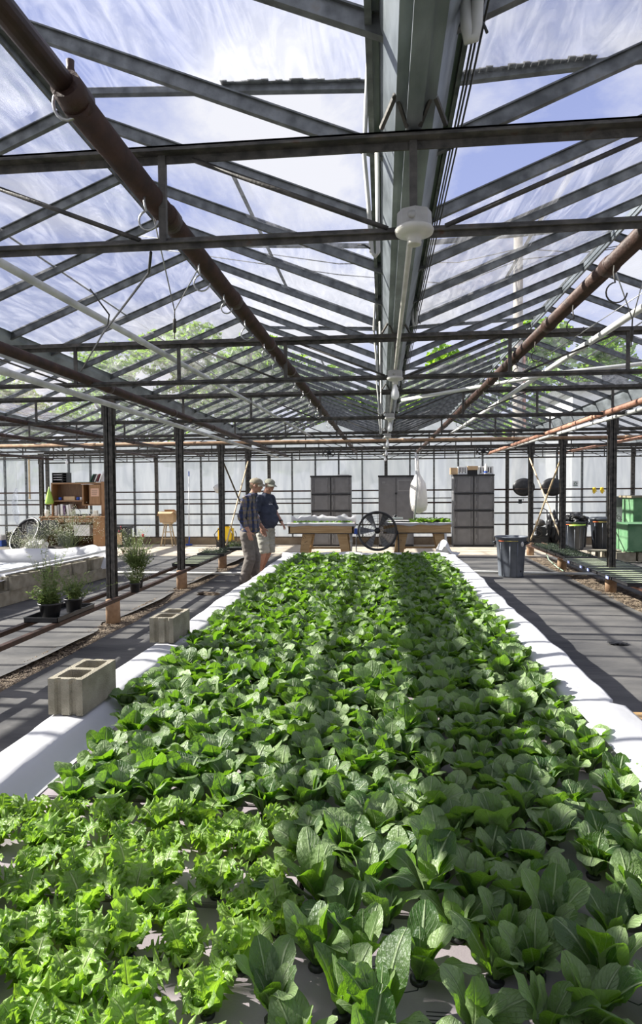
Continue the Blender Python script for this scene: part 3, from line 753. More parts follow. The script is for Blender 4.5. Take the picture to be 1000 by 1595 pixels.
# circulation fans near the end trusses
for x, lab in ((-1.05, 'small black circulation fan under the far trusses, left one'), (1.95, 'small black circulation fan under the far trusses, right one')):
    y = 12.56
    t = thing('circulation_fan', lab, 'fan', (x, y, 2.23))
    bm = BM()
    for a in range(3): tube(bm, [(x + .11 * math.cos(q), y - .05 + .05 * a, 2.30 + .075 * math.sin(q)) for q in [k * PI / 10 for k in range(21)]], .006, 5, cap=False)
    for a in range(10): tube(bm, [(x, y - .06, 2.30), (x + .11 * math.cos(a * PI / 5), y - .05, 2.30 + .075 * math.sin(a * PI / 5))], .003, 4)
    part('guard', bm, M_black, t)
    bm = BM(); blob(bm, (x, y, 2.30), (.05, .06, .05)); part('motor', bm, M_black, t)
    bm = BM(); bar(bm, (x - .13, y, 2.24), (x - .13, y, 2.42), .02, .02); part('bracket', bm, M_dark, t)

# ------------------------------------------------------------------ heating pipes along the back wall
for z, w in ((1.53, 'topmost'), (1.18, 'second from top'), (0.88, 'third from top'), (0.565, 'lowest')):
    t = thing('wall_pipe', 'rust-brown heating pipe along the back wall, ' + w, 'pipe', (-1.5, YW - .10, z - .025), 'heating pipes along the back wall')
    bm = BM(); tube(bm, [(X_MIN + .1, YW - .10, z), (X_MAX - .1, YW - .10, z)], .022, 10); part('pipe_run', bm, M_rust if z > 1 else M_dark, t)
    bm = BM()
    for k in range(-3, 4): box(bm, k * 3.34 + .08, k * 3.34 + .12, YW - .13, YW - .03, z - .03, z + .03)
    part('pipe_bracket', bm, M_dark, t)

# ================================================================== OUTDOORS
def tree(x, y, h, cr_r, lab, seed, dark=False):
    rnd = random.Random(seed)
    t = thing('tree', lab, 'tree', (x, y, -.13), 'trees beyond the greenhouse')
    bm = BM(); tube(bm, [(x, y, -.13), (x + .1, y, h * .35), (x, y, h * .8)], [.28, .2, .08], 8)
    for k in range(5):
        a = rnd.random() * 6.28; tube(bm, [(x, y, h * (.35 + .08 * k)), (x + math.cos(a) * cr_r * .6, y + math.sin(a) * cr_r * .6, h * (.55 + .08 * k))], [.1, .04], 6)
    part('trunk', bm, M_bark, t)
    bm = BM()
    cl = []
    for k in range(26):
        a = rnd.random() * 6.28; q = rnd.random() ** .6; zz = rnd.uniform(.28, .93)
        rr = cr_r * (1.05 - abs(zz - .5) * 1.1)
        cl.append((Vector((x + math.cos(a) * q * rr, y + math.sin(a) * q * rr, h * zz)), rnd.uniform(.55, 1.0) * cr_r * .42))
    for c_, r_ in cl:
        for k in range(330):
            v = Vector((rnd.gauss(0, 1), rnd.gauss(0, 1), rnd.gauss(0, 1))).normalized() * r_ * rnd.uniform(.75, 1.08)
            v.z *= .75
            p = c_ + v; s = rnd.uniform(.10, .19)
            n_ = Vector((rnd.gauss(0, 1), rnd.gauss(0, 1), rnd.gauss(0, 1) + 1)).normalized(); a_ = n_.orthogonal().normalized() * s; b_ = n_.cross(a_).normalized() * s * .7
            quad(bm, p - a_, p - b_, p + a_, p + b_)
    part('crown', bm, M_leafo, t)['kind'] = 'stuff'
    return t
TR = [(-21, 34, 8.2, 3.2, 'left end, seen through the far left glazing'), (-16, 36, 9.6, 3.3, 'second from the left'), (-11.3, 35, 11.2, 3.0, 'tallest on the left, under the left ridge'),
      (-8.2, 37, 10.6, 3.2, 'beside the tallest left tree'), (-4.2, 38, 9.2, 3.0, 'left of the middle gutter'), (-1.0, 38, 7.9, 2.8, 'directly left of the gutter line'),
      (3.8, 36, 9.0, 3.0, 'right of the middle gutter'), (8.2, 35, 10.2, 3.2, 'beside the utility pole'), (12.2, 35, 10.0, 3.3, 'tallest on the right'), (16.5, 37, 9, 3.2, 'right end, seen past the last glazing')]
protos = []
for i, (x, y, h, c_, w) in enumerate(TR):
    if i < 3: protos.append((tree(x, y, h, c_, 'green leafy tree behind the greenhouse, ' + w, 30 + i), h))
    else:
        p, hh = protos[i % 3]
        d_ = dup(p, (x, y, -.13), 'green leafy tree behind the greenhouse, ' + w, rotz=i * 1.3); d_.scale = (1, 1, h / hh)
t = thing('utility_pole', 'weathered wooden utility pole standing outside on the right', 'pole', (6.2, 30, -.13))
bm = BM(); tube(bm, [(6.2, 30, -.13), (6.2, 30, 13.2)], [.26, .20], 14); part('pole', bm, M_pole, t)
bm = BM(); tube(bm, [(6.5, 29.85, -.13), (6.45, 29.85, 7.6)], .07, 8); part('conduit', bm, M_rustl, t)
bm = BM()
for z, q in ((12.4, 0), (11.9, .5)): tube(bm, [(6.2, 29.9, z), (3.5, 29.9, z - .5 - q), (-2, 30, z - .3), (-12, 30, z + 1.5)], .025, 5); tube(bm, [(6.2, 29.9, z), (9, 29.9, z - .3 + q), (16, 30, z + .8)], .025, 5)
part('wire', bm, M_black, t)
t = thing('white_building', 'low white outbuilding behind the greenhouse on the right', 'building', (9.8, 27, -.13))
bm = BM(); box(bm, 7.2, 12.0, 25, 29, -.13, 5.2); part('wall', bm, M_white, t)
bm = BM(); box(bm, 6.9, 12.3, 24.7, 29.3, 5.2, 5.5); box(bm, 8.6, 9.6, 26, 27, 5.5, 6.3); part('roof', bm, M_galv, t)

# ================================================================== LETTUCE BED
BX0, BX1, BY0, BY1 = -1.52, 0.98, 1.10, 11.15
RAFT = 0.33
t = thing('lettuce_bed', 'long raised floating lettuce bed running down the middle of the greenhouse', 'raised bed', (-.27, 6.1, 0))
bm = BM()
box(bm, BX0 - .21, BX0 - .06, BY0 - .2, BY1 + .2, 0, .385); box(bm, BX1 + .06, BX1 + .21, BY0 - .2, BY1 + .2, 0, .385)
box(bm, BX0 - .02, BX1 + .02, BY1 + .06, BY1 + .2, 0, .385); box(bm, BX0 - .02, BX1 + .02, BY0 - .2, BY0 - .02, 0, .385)
part('side_wall', bm, M_wood, t)
bm = BM(); box(bm, BX0 - .02, BX1 + .02, BY0 - .02, BY1 + .02, 0, RAFT - .045); part('water', bm, M_water, t)
def n1(y, s_): return noise.noise(Vector((y, s_, 0.37)))
def linerL(u, v):
    y = 0.75 + (BY1 + .22 - .75) * v
    o = -.04 * n1(y * 1.1, 2) + .02 * n1(y * 3, 8)
    sag = max(0, n1(y * .8, 4)) * .05
    drop = .22 + .10 * n1(y * 1.4, 6)
    if 3.0 < y < 3.6 or 4.55 < y < 5.15: sag = 0; o *= .3
    pr = [(BX0 + .09, RAFT + .003), (BX0 + .045, RAFT + .012), (BX0 - .035 + .02 * n1(y * 2.2, 12), .412), (BX0 - .12, .424), (BX0 - .215 + o * .5, .420 - sag * .3), (BX0 - .262 + o, .385 - sag), (BX0 - .275 + o * 1.6, .41 - drop * .5), (BX0 - .27 + o * 2.2, .41 - drop)]
    k = min(int(u * 7 + 1e-6), 6); f = u * 7 - k
    a, b = pr[k], pr[k + 1]
    return Vector((a[0] + (b[0] - a[0]) * f, y, a[1] + (b[1] - a[1]) * f + .004 * n1(y * 6, u * 5)))
def linerR(u, v):
    y = 0.75 + (BY1 + .22 - .75) * v
    o = .05 * n1(y * 1.0, 22) + .025 * n1(y * 3.1, 28)
    wid = .05 if y > 3.55 else .02
    drop = .10 + .09 * n1(y * 1.6, 26)
    up = .01 + .022 * max(0, n1(y * 1.9, 31))
    pr = [(BX1 - .03, RAFT - .06), (BX1 - .00, RAFT + .03), (BX1 + .04, .412), (BX1 + .12, .424 + up * .4), (BX1 + .21 + wid * .5 + o * .5, .424 + up), (BX1 + .235 + wid + o, .42 + up), (BX1 + .25 + wid + o * 1.3, .41 - drop * .5), (BX1 + .25 + wid + o * 1.7, .41 - drop)]
    k = min(int(u * 7 + 1e-6), 6); f = u * 7 - k
    a, b = pr[k], pr[k + 1]
    return Vector((a[0] + (b[0] - a[0]) * f, y, a[1] + (b[1] - a[1]) * f + .004 * n1(y * 6, u * 5 + 9)))
def linerF(u, v):
    x = BX0 - .28 + (BX1 - BX0 + .56) * v
    pr = [(BY1 - .03, RAFT - .05), (BY1 + .03, .415), (BY1 + .12, .44 + .03 * n1(x * 3, 3)), (BY1 + .22, .44 + .05 * n1(x * 2.5, 41)), (BY1 + .26, .30)]
    k = min(int(u * 4 + 1e-6), 3); f = u * 4 - k
    a, b = pr[k], pr[k + 1]
    return Vector((x, a[0] + (b[0] - a[0]) * f, a[1] + (b[1] - a[1]) * f))
t = thing('pond_liner', 'thick white plastic liner draped over the edges of the long lettuce bed', 'liner', (-.27, 6, .1))
bm = BM(); grid(bm, linerL, 28, 260); part('left_edge', bm, M_liner, t)
bm = BM(); grid(bm, linerR, 28, 260); part('right_edge', bm, M_liner, t)
bm = BM(); grid(bm, linerF, 16, 60); part('far_edge', bm, M_liner, t)
def flap(u, v):   # overlapping second sheet at the near right
    y = 0.7 + 2.75 * v
    x = BX1 + .03 + .30 * u + .02 * math.sin(v * 5)
    z = .437 + .018 * math.sin(u * PI) + .012 * math.sin(v * 9 + u * 2) + .01 * v - (.03 if u > .97 else 0) 
    return Vector((x, y, z))
bm = BM(); grid(bm, flap, 20, 60); part('overlapping_flap', bm, M_liner, t)
def cornerflap(u, v):
    y = BY1 + .02 + .55 * u * (1 - .3 * v)
    x = BX1 + .02 + .30 * v + .05 * math.sin(u * 7)
    z = .44 + .24 * math.exp(-((v - .25) / .22) ** 2) * (math.exp(-((u - .35) / .4) ** 2)) + .02 * math.sin(u * 12 + v * 5) - .3 * max(0, u - .6)
    return Vector((x, y, z))
bm = BM(); grid(bm, cornerflap, 20, 20); part('crumpled_corner', bm, M_liner, t)

# foam rafts with printed marks
def raft(x0, x1, y0, y1, lab, holes):
    t = thing('foam_raft', lab, 'foam board', ((x0 + x1) / 2, (y0 + y1) / 2, RAFT - .04), 'foam rafts floating in the lettuce bed')
    bm = BM(); box(bm, x0 + .006, x1 - .006, y0 + .006, y1 - .006, RAFT - .04, RAFT, bev=.004); part('board', bm, M_foam, t)
    return t
DY = 0.61
PXS = [BX0 + .03 + .078 + i * .1555 for i in range(16)]
rafts = []
for j in range(6):
    for i in range(2):
        x0, x1 = (BX0 + .02, -.27) if i == 0 else (-.26, BX1 - .02)
        y0 = 1.24 + DY * j
        rafts.append(raft(x0, x1, y0, y0 + DY - .008, 'pinkish foam raft in the %s half, %s row of rafts from the camera' % ('left' if i == 0 else 'right', ORD[j]), None))
FLAT = Matrix.Identity(4)
def print_on(r_, s, size, x, y, rot=0.0, mat_=None):
    M_ = Matrix.Translation((x, y, RAFT + .0006)) @ Matrix.Rotation(rot, 4, 'Z')
    part('printed_text', text_bm(s, size, M_, .0004), mat_ or M_ink, r_)
print_on(rafts[1], '99', .035, -.13, 1.74)
print_on(rafts[0], 'NNI  XNI', .045, -.62, 1.50, R(90))
bm = BM()
for k in range(24): box(bm, -.12 + .004 * k * 1.6, -.12 + .004 * k * 1.6 + random.choice((.0015, .003)), 1.40, 1.46, RAFT, RAFT + .0006)
for k in range(18): box(bm, .10, .16, 1.30 + k * .012, 1.30 + k * .012 + random.choice((.003, .006)), RAFT, RAFT + .0006)
for k in range(16): box(bm, -.20 + .012 * k, -.195 + .012 * k, 1.26, 1.29, RAFT, RAFT + .0006)
part('printed_bars', bm, M_ink, rafts[1])
bm = BM()
def ring(bm, x, y, r_, w, n_=24, a0=0, a1=2 * PI):
    for k in range(n_):
        p, q = a0 + (a1 - a0) * k / n_, a0 + (a1 - a0) * (k + 1) / n_
        quad(bm, (x + r_ * math.cos(p), y + r_ * math.sin(p), RAFT + .0008), (x + r_ * math.cos(q), y + r_ * math.sin(q), RAFT + .0008), (x + (r_ - w) * math.cos(q), y + (r_ - w) * math.sin(q), RAFT + .0008), (x + (r_ - w) * math.cos(p), y + (r_ - w) * math.sin(p), RAFT + .0008))
for q in range(3):
    cx, cy = -.10 + q * .075, 1.60
    for p in range(6):
        a, b = p * PI / 3 + .3, (p + 1) * PI / 3 + .3
        bar(bm, (cx + .045 * math.cos(a), cy + .045 * math.sin(a), RAFT + .0003), (cx + .045 * math.cos(b), cy + .045 * math.sin(b), RAFT + .0003), .003, .0006)
for q in range(3):
    cx, cy = .62 + q * .085, 1.62
    for p in range(6):
        a, b = p * PI / 3 + .5, (p + 1) * PI / 3 + .5
        bar(bm, (cx + .05 * math.cos(a), cy + .05 * math.sin(a), RAFT + .0003), (cx + .05 * math.cos(b), cy + .05 * math.sin(b), RAFT + .0003), .003, .0006)
part('printed_hexagons', bm, M_ink, rafts[1])
bm = BM(); box(bm, -.70, -.60, 1.30, 1.62, RAFT, RAFT + .0006)
part('printed_panel', bm, M_ink, rafts[0])
bm = BM(); ring(bm, -.72, 1.55, .05, .006, a0=R(100), a1=R(260)); ring(bm, -.55, 1.44, .04, .005, a0=R(-100), a1=R(60)); part('printed_arcs', bm, M_white, rafts[0])
bm = BM(); box(bm, BX0 + .02, BX1 - .02, 1.24 + DY * 6, BY1 - .02, RAFT - .04, RAFT - .005); single('foam_raft', bm, M_foam, 'foam rafts hidden beneath the dense far lettuces', 'foam board', kind='stuff')

# ---- leaves
def leaf(bm, uv, base, az, th0, curl, L, W, cup, ruff, rk, rnd, nu=4, nv=7, frill=0.0, twist=0.0, pet=.17, shp=1.45):
    rv = Vector((math.cos(az), math.sin(az), 0)); lat0 = Vector((-math.sin(az), math.cos(az), 0)); Z = Vector((0, 0, 1))
    tl = bm.loops.layers.uv.get('tone') or bm.loops.layers.uv.new('tone'); uv = bm.loops.layers.uv['UVMap']; tone = rnd.random()
    ph = rnd.random() * 6.28
    pts = []; p = Vector(base); 
    for j in range(nv + 1):
        s = j / nv; th = th0 + curl * s * s
        t_ = rv * math.sin(th) + Z * math.cos(th)
        if j: p = p + t_ * (L / nv)
        n_ = -rv * math.cos(th) + Z * math.sin(th)
        w = W * .5 * max(pet * (1 - s), (math.sin(PI * min(1, max(0, s)) ** shp) ** .52) if 0 < s < 1 else (0 if s >= 1 else pet))
        if s >= 1: w = W * .13
        lat = lat0 * math.cos(twist * s) + n_ * math.sin(twist * s)
        pts.append((p.copy(), lat, n_, w, s))
    vs = []
    for (p, lat, n_, w, s) in pts:
        row = []
        for i in range(nu + 1):
            u = (i / nu - .5) * 2
            off = cup * u * u * w + ruff * w * abs(u) ** 2.5 * math.sin(rk * s * 6.28 + ph + (1.7 if u > 0 else 0))
            ww = w * (1 + frill * abs(u) ** 3 * math.sin((rk * 1.35) * s * 6.28 + ph * 2))
            q = p + lat * (u * ww) + n_ * off
            if frill: q += Vector((rnd.gauss(0, 1), rnd.gauss(0, 1), rnd.gauss(0, 1))) * frill * .004 * abs(u) ** 2 
            row.append(bm.verts.new(q))
        vs.append(row)
    for j in range(nv):
        for i in range(nu):
            f = bm.faces.new((vs[j][i], vs[j][i + 1], vs[j + 1][i + 1], vs[j + 1][i])); f.smooth = True
            for lp, (a, b) in zip(f.loops, ((i, j), (i + 1, j), (i + 1, j + 1), (i, j + 1))): lp[uv].uv = (a / nu, b / nv); lp[tl].uv = (tone, 0)
def romaine(seed, lo=False, sc=1.0, young=False):
    rnd = random.Random(seed); bm = BM(); uv = bm.loops.layers.uv.new('UVMap')
    nl = rnd.randint(12, 14) if not young else rnd.randint(8, 9)
    a0 = rnd.random() * 6.28
    for k in range(nl):
        f = k / (nl - 1)            # 0 outer .. 1 inner
        az = a0 + k * 2.4 + rnd.uniform(-.5, .5)
        L = sc * ((.172 if young else .146) - (.06 if young else .040) * f) * rnd.uniform(.78, 1.2); W = L * (rnd.uniform(.42, .54) if young else rnd.uniform(.52, .70))
        th = R((58 if young else 46) - 40 * f) * rnd.uniform(.6, 1.25)
        b = Vector((math.cos(az), math.sin(az), 0)) * .006 * sc + Vector((0, 0, .012 * f))
        leaf(bm, uv, b, az, th * .6, th * .6 + rnd.uniform(-.1, .5) + (0 if young else rnd.uniform(.1, .9)), L, W, rnd.uniform(-.25, .45), rnd.uniform(.08, .26), rnd.uniform(1.2, 2.6), rnd, nu=(4 if lo else 6), nv=(7 if lo else 11), twist=rnd.uniform(-.5, .5), frill=0 if lo else .025, pet=.2)
    return bm
def curly(seed):
    rnd = random.Random(seed); bm = BM(); uv = bm.loops.layers.uv.new('UVMap')
    nl = rnd.randint(7, 9); a0 = rnd.random() * 6.28
    for k in range(nl):
        f = k / (nl - 1); az = a0 + k * 2.4 + rnd.uniform(-.3, .3)
        L = (.150 - .055 * f) * rnd.uniform(.85, 1.15); W = L * rnd.uniform(.62, .82)
        th = R(68 - 50 * f) * rnd.uniform(.75, 1.15)
        b = Vector((math.cos(az), math.sin(az), 0)) * .006 + Vector((0, 0, .01 * f))
        leaf(bm, uv, b, az, th * .6, th * .7 + rnd.uniform(0, .6), L, W, rnd.uniform(0, .35), rnd.uniform(.34, .52), rnd.uniform(5.5, 7.5), rnd, nu=8, nv=30, frill=.20, twist=rnd.uniform(-.5, .5), pet=.3, shp=1.25)
    return bm
def mk(bm, name, m_):
    me = bpy.data.meshes.new(name); bm.to_mesh(me); bm.free(); me.materials.append(m_)
    return me
ROM = [mk(romaine(100 + i), 'romaine_lettuce', M_rom) for i in range(14)]
YNG = [mk(romaine(300 + i, sc=.92, young=True), 'romaine_lettuce', M_rom) for i in range(8)]
CUR = [mk(curly(500 + i), 'curly_lettuce', M_curl) for i in range(10)]
bmc = BM(); lathe(bmc, (0, 0, -.012), [(0, 0), (.02, 0), (.023, .016), (.014, .020), (0, .016)], 12); NET = mk(bmc, 'net_cup', M_black)
bml = BM(); tube(bml, [(0, 0, -.005), (0, 0, .02)], .006, 6); STALK = mk(bml, 'stalk', M_stem)
rnd = random.Random(11)
plants = []
DYP = 0.153
j = 0; y = 1.30
while y < BY1 - .10:
    for i, x in enumerate(PXS):
        if x > BX1 - .05: continue
        if i == 0 and 2.25 < y < 3.3: continue
        xx = x + (DYP * .25 if j % 2 else -DYP * .25)
        plants.append((j, i, xx + rnd.uniform(-.03, .03), y + rnd.uniform(-.03, .03)))
    j += 1; y += DYP if y < 4 else DYP * 1.02
rows = j
RANK = {}
for jj in range(rows):
    rowp = sorted([p for p in plants if p[0] == jj], key=lambda p: p[2])
    for k, p in enumerate(rowp): RANK[(jj, p[1])] = 'rightmost' if k == len(rowp) - 1 else ('leftmost' if k == 0 else ORD[k] + ' from the left')
curl_n = 0; rom_n = 0; far = BM()
LOW = []
for i in range(10):
    me = mk(romaine(700 + i, lo=True, sc=1.0), 'romaine_lettuce', M_rom); LOW.append(me)
COLW = ['leftmost', 'second from the left', 'third from the left', 'fourth from the left', 'fifth from the left', 'sixth from the left', 'seventh from the left', 'eighth from the left', 'ninth from the left', 'tenth from the left', 'eleventh from the left', 'twelfth from the left', 'thirteenth from the left', 'fourteenth from the left', 'fifteenth from the left', 'rightmost']
ny_ind = 0
for (j, i, x, y) in plants:
    is_c = x < -.30 and y < 2.32 + .05 * math.sin(i)
    if is_c:
        o = bpy.data.objects.new('curly_lettuce', CUR[(i * 7 + j * 3) % len(CUR)]); C.objects.link(o)
        s = rnd.uniform(.76, 1.0)
        o.location = (x, y, RAFT + .003); o.rotation_euler = (rnd.uniform(-.08, .08), rnd.uniform(-.08, .08), rnd.random() * 6.28); o.scale = (s, s, s * rnd.uniform(.9, 1.15))
        o['label'] = 'frilly light green lettuce, %s in the %s row from the camera' % (RANK[(j, i)], ORD[j])
        o['category'] = 'lettuce'; o['group'] = 'frilly lettuces at the front left of the bed'
    else:
        if rom_n < 300:
            rom_n += 1
            yng = y < 2.0
            me = (YNG if yng else ROM)[(i * 5 + j * 3 + rnd.randint(0, 3)) % (8 if yng else 14)]
            o = bpy.data.objects.new('romaine_lettuce', me); C.objects.link(o)
            s = rnd.uniform(.94, 1.26) * (1 + .06 * min(1, max(0, (y - 1.8) / 2)))
            o.location = (x, y, RAFT + .003); o.rotation_euler = (rnd.uniform(-.2, .2), rnd.uniform(-.2, .2), rnd.random() * 6.28); o.scale = (s, s, s * rnd.uniform(.9, 1.2))
            o['label'] = '%sgreen romaine lettuce, %s in the %s row from the camera' % ('young long-leaved ' if yng else 'broad-leaved ', RANK[(j, i)], ORD[j])
            o['category'] = 'lettuce'; o['group'] = 'romaine lettuces in the long bed'
            ymax_ind = y
        else:
            o = None
            me = LOW[(i * 5 + j * 3) % 10]
            n0 = len(far.verts); far.from_mesh(me); far.verts.ensure_lookup_table()
            s = rnd.uniform(.92, 1.22)
            M_ = Matrix.Translation((x, y, RAFT + .003)) @ Euler((rnd.uniform(-.1, .1), rnd.uniform(-.1, .1), rnd.random() * 6.28)).to_matrix().to_4x4() @ Matrix.Diagonal((s, s, s * rnd.uniform(.95, 1.2), 1))
            bmesh.ops.transform(far, matrix=M_, verts=far.verts[n0:])
    if o is not None and y < 2.4:
        n_ = bpy.data.objects.new('net_cup', NET); C.objects.link(n_); n_.parent = o; n_['label'] = 'black net cup holding the roots'
single('romaine_lettuce', far, M_rom, 'mass of romaine lettuces filling the far part of the long bed', 'lettuce', kind='stuff')

# cinder blocks ------------------------------------------------------------
def cinder_mesh():
    """0.19 x 0.39 x 0.19, cores vertical, end grooves; origin at base centre, long side along y"""
    bm = BM(); W_, L_, H_ = .19, .39, .19
    # outline with grooved ends
    g = .018
    def outer(y0, s_):
        return [(-W_ / 2, y0), (-W_ / 2 + .035, y0), (-W_ / 2 + .045, y0 + s_ * g), (-.03, y0 + s_ * g), (-.022, y0), (.022, y0), (.03, y0 + s_ * g), (W_ / 2 - .045, y0 + s_ * g), (W_ / 2 - .035, y0), (W_ / 2, y0)]
    out = outer(-L_ / 2, 1) + outer(L_ / 2, -1)[::-1]
    cores = []
    for cy in (-.092, .092):
        a, b, c_ = .066, .071, .010
        cores.append([(-a + c_, cy - b), (a - c_, cy - b), (a, cy - b + c_), (a, cy + b - c_), (a - c_, cy + b), (-a + c_, cy + b), (-a, cy + b - c_), (-a, cy - b + c_)])
    def cap(z):
        es = []
        rings = []
        for poly in [out] + cores:
            vs = [bm.verts.new((x, y, z)) for x, y in poly]
            rings.append(vs)
            for a, b in zip(vs, vs[1:] + vs[:1]): es.append(bm.edges.new((a, b)))
        bmesh.ops.triangle_fill(bm, use_beauty=True, use_dissolve=False, edges=es)
        return rings
    lo, hi = cap(0), cap(H_)
    for a, b in zip(lo, hi):
        n_ = len(a)
        for k in range(n_): bm.faces.new((a[k], a[(k + 1) % n_], b[(k + 1) % n_], b[k]))
    bmesh.ops.recalc_face_normals(bm, faces=bm.faces)
    return mk(bm, 'cinder_block', M_block)
CB = cinder_mesh()
def cinder(x, y, z, lab, group=None, rz=0.0, rx=0.0, ry=0.0):
    o = bpy.data.objects.new('cinder_block', CB); C.objects.link(o)
    o.location = (x, y, z); o.rotation_euler = (rx, ry, rz); o['label'] = lab; o['category'] = 'cinder block'
    if group: o['group'] = group
    return o
cinder(-1.645, 3.31, .428, 'large tan cinder block on the left liner edge, nearest the camera', rz=R(-1.5))
cinder(-1.685, 4.86, .428, 'smaller-looking tan cinder block farther along the left liner edge', rz=R(-1))

# wooden pallet right of the bed
t = thing('wooden_pallet', 'pale wooden pallet on the fabric at the right frame edge beside the liner', 'pallet', (1.65, 3.0, .0))
for k in range(6):
    bm = BM(); box(bm, 1.29, 2.1, 2.35 + k * .23, 2.46 + k * .23, .33, .35); part('deck_board', bm, M_wood, t)
for x in (1.29, 1.67, 2.06):
    bm = BM(); box(bm, x, x + .04, 2.33, 3.63, .24, .33); box(bm, x, x + .04, 2.33, 3.63, 0, .09); box(bm, x, x + .04, 2.33, 2.45, .09, .24); box(bm, x, x + .04, 3.51, 3.63, .09, .24); part('stringer', bm, M_wood, t)

# ================================================================== FLOOR THINGS
bm = BM(); tube(bm, [(-6.2, 11.62, .03), (-3.2, 11.5, .03), (0, 11.75, .03), (1.6, 11.95, .03), (4.6, 11.6, .03)], .026, 12); single('pvc_pipe', bm, M_pvc, 'white pipe lying across the floor behind the lettuce bed', 'pipe')
def brute_can(x, y, lab, r_=.262, h=.70, lid=False, sc=1.0, dark=False, rz=0):
    t = thing('rubbish_bin', lab, 'bin', (x, y, 0))
    r_, h = r_ * sc, h * sc
    bm = BM()
    lathe(bm, (x, y, 0), [(0, .0), (r_ * .78, 0), (r_ * .80, .03), (r_ * .95, h * .88), (r_ * 1.0, h * .885), (r_ * 1.02, h * .97), (r_ * 1.06, h * .975), (r_ * 1.06, h), (r_ * .98, h), (r_ * .95, h * .9), (r_ * .76, .03), (0, .03)], 40)
    part('body', bm, M_can if not dark else M_candk, t)
    bm = BM()
    for a in (R(255 + rz), R(285 + rz), R(325 + rz), R(215 + rz)):
        d = Vector((math.cos(a), math.sin(a), 0))
        tube(bm, [Vector((x, y, .03)) + d * r_ * .80, Vector((x, y, h * .86)) + d * r_ * .95], .009, 6)
    part('rib', bm, M_can, t)
    for a in (R(335 + rz), R(155 + rz)):
        d = Vector((math.cos(a), math.sin(a), 0)); s_ = Vector((-d.y, d.x, 0)); c_ = Vector((x, y, h * .80))
        bm = BM(); tube(bm, [c_ + d * r_ * .95 - s_ * .07 + Vector((0, 0, .05)), c_ + d * (r_ + .04) - s_ * .05 + Vector((0, 0, .03)), c_ + d * (r_ + .04) + s_ * .05 + Vector((0, 0, .03)), c_ + d * r_ * .95 + s_ * .07 + Vector((0, 0, .05))], .013, 8)
        tube(bm, [c_ + d * r_ * .93 - s_ * .05, c_ + d * (r_ + .03) - s_ * .05 + Vector((0, 0, .03))], .01, 6); tube(bm, [c_ + d * r_ * .93 + s_ * .05, c_ + d * (r_ + .03) + s_ * .05 + Vector((0, 0, .03))], .01, 6)
        part('handle', bm, M_candk, t)
    bm = BM()
    def lb(u, v):
        a = R(205 + rz + 28 * u); return Vector((x + math.cos(a) * (r_ * 1.005), y + math.sin(a) * (r_ * 1.005), h * (.89 + .06 * v)))
    grid(bm, lb, 6, 1); part('orange_label', bm, M_orange, t, 'orange warning label')
    bm = BM()
    def lb2(u, v):
        a = R(235 + rz + 50 * u); return Vector((x + math.cos(a) * (r_ * 1.005), y + math.sin(a) * (r_ * 1.005), h * (.895 + .03 * v)))
    grid(bm, lb2, 8, 1); part('yellow_label', bm, mat('dull_yellow_label', (.45, .36, .08)), t, 'yellow label strip')
    bm = BM(); a = R(308 + rz); lathe(bm, (x + math.cos(a) * r_ * .82, y + math.sin(a) * r_ * .82, h * .16), [(0, .004), (.02, .004), (.02, -.004), (0, -.004)], 14, axis=(math.cos(a), math.sin(a), 0)); part('drain_plug', bm, M_black, t)
    if lid:
        bm = BM(); lathe(bm, (x, y, h), [(r_ * 1.08, -.02), (r_ * 1.09, .01), (r_ * .95, .035), (r_ * .5, .045), (0, .045)], 40); part('lid', bm, M_candk, t)
    return t
c_ = brute_can(2.28, 11.55, 'large grey plastic bin standing alone right of the lettuce bed', sc=1.03)
bm = BM(); blob(bm, (2.42, 11.28, .60), (.025, .02, .045), 2); part('bag_tip', bm, M_bagw, c_)
brute_can(4.85, 16.6, 'grey plastic bin with black bags on top by the back wall', sc=1.02, dark=True)
brute_can(5.62, 16.9, 'lidded dark grey bin at the back wall, next to the green boxes', sc=1.1, dark=True, lid=True)
brute_can(5.12, 17.35, 'lidded dark grey bin half hidden between two others at the wall', sc=1.1, dark=True, lid=True)
def crumple(c, r_, seed, amp=.35, sub=4):
    bm = BM(); M_ = Matrix.Translation(Vector(c)) @ Matrix.Diagonal((*r_, 1))
    bmesh.ops.create_icosphere(bm, subdivisions=sub, radius=1)
    for v in bm.verts:
        n_ = noise.noise(v.co * 2.1 + Vector((seed, 0, 0))) + .6 * noise.noise(v.co * 5 + Vector((0, seed, 0)))
        v.co *= 1 + amp * n_
    bmesh.ops.transform(bm, matrix=M_, verts=bm.verts); return bm
single('black_bag', crumple((4.85, 16.6, .78), (.24, .2, .13), 3, .5), M_black, 'black plastic bags heaped on the grey bin at the back wall', 'bag')
single('black_bag', crumple((4.42, 17.0, .46), (.17, .17, .46), 8, .3), M_black, 'tall black bag standing left of the grey bins', 'bag')
bm = BM(); tube(bm, [(4.65, 16.36, .62), (4.85, 16.3, .63), (5.05, 16.38, .64)], .018, 6); single('hose_end', bm, M_lime, 'yellow-green hose laid over the rim of the grey bin', 'hose')
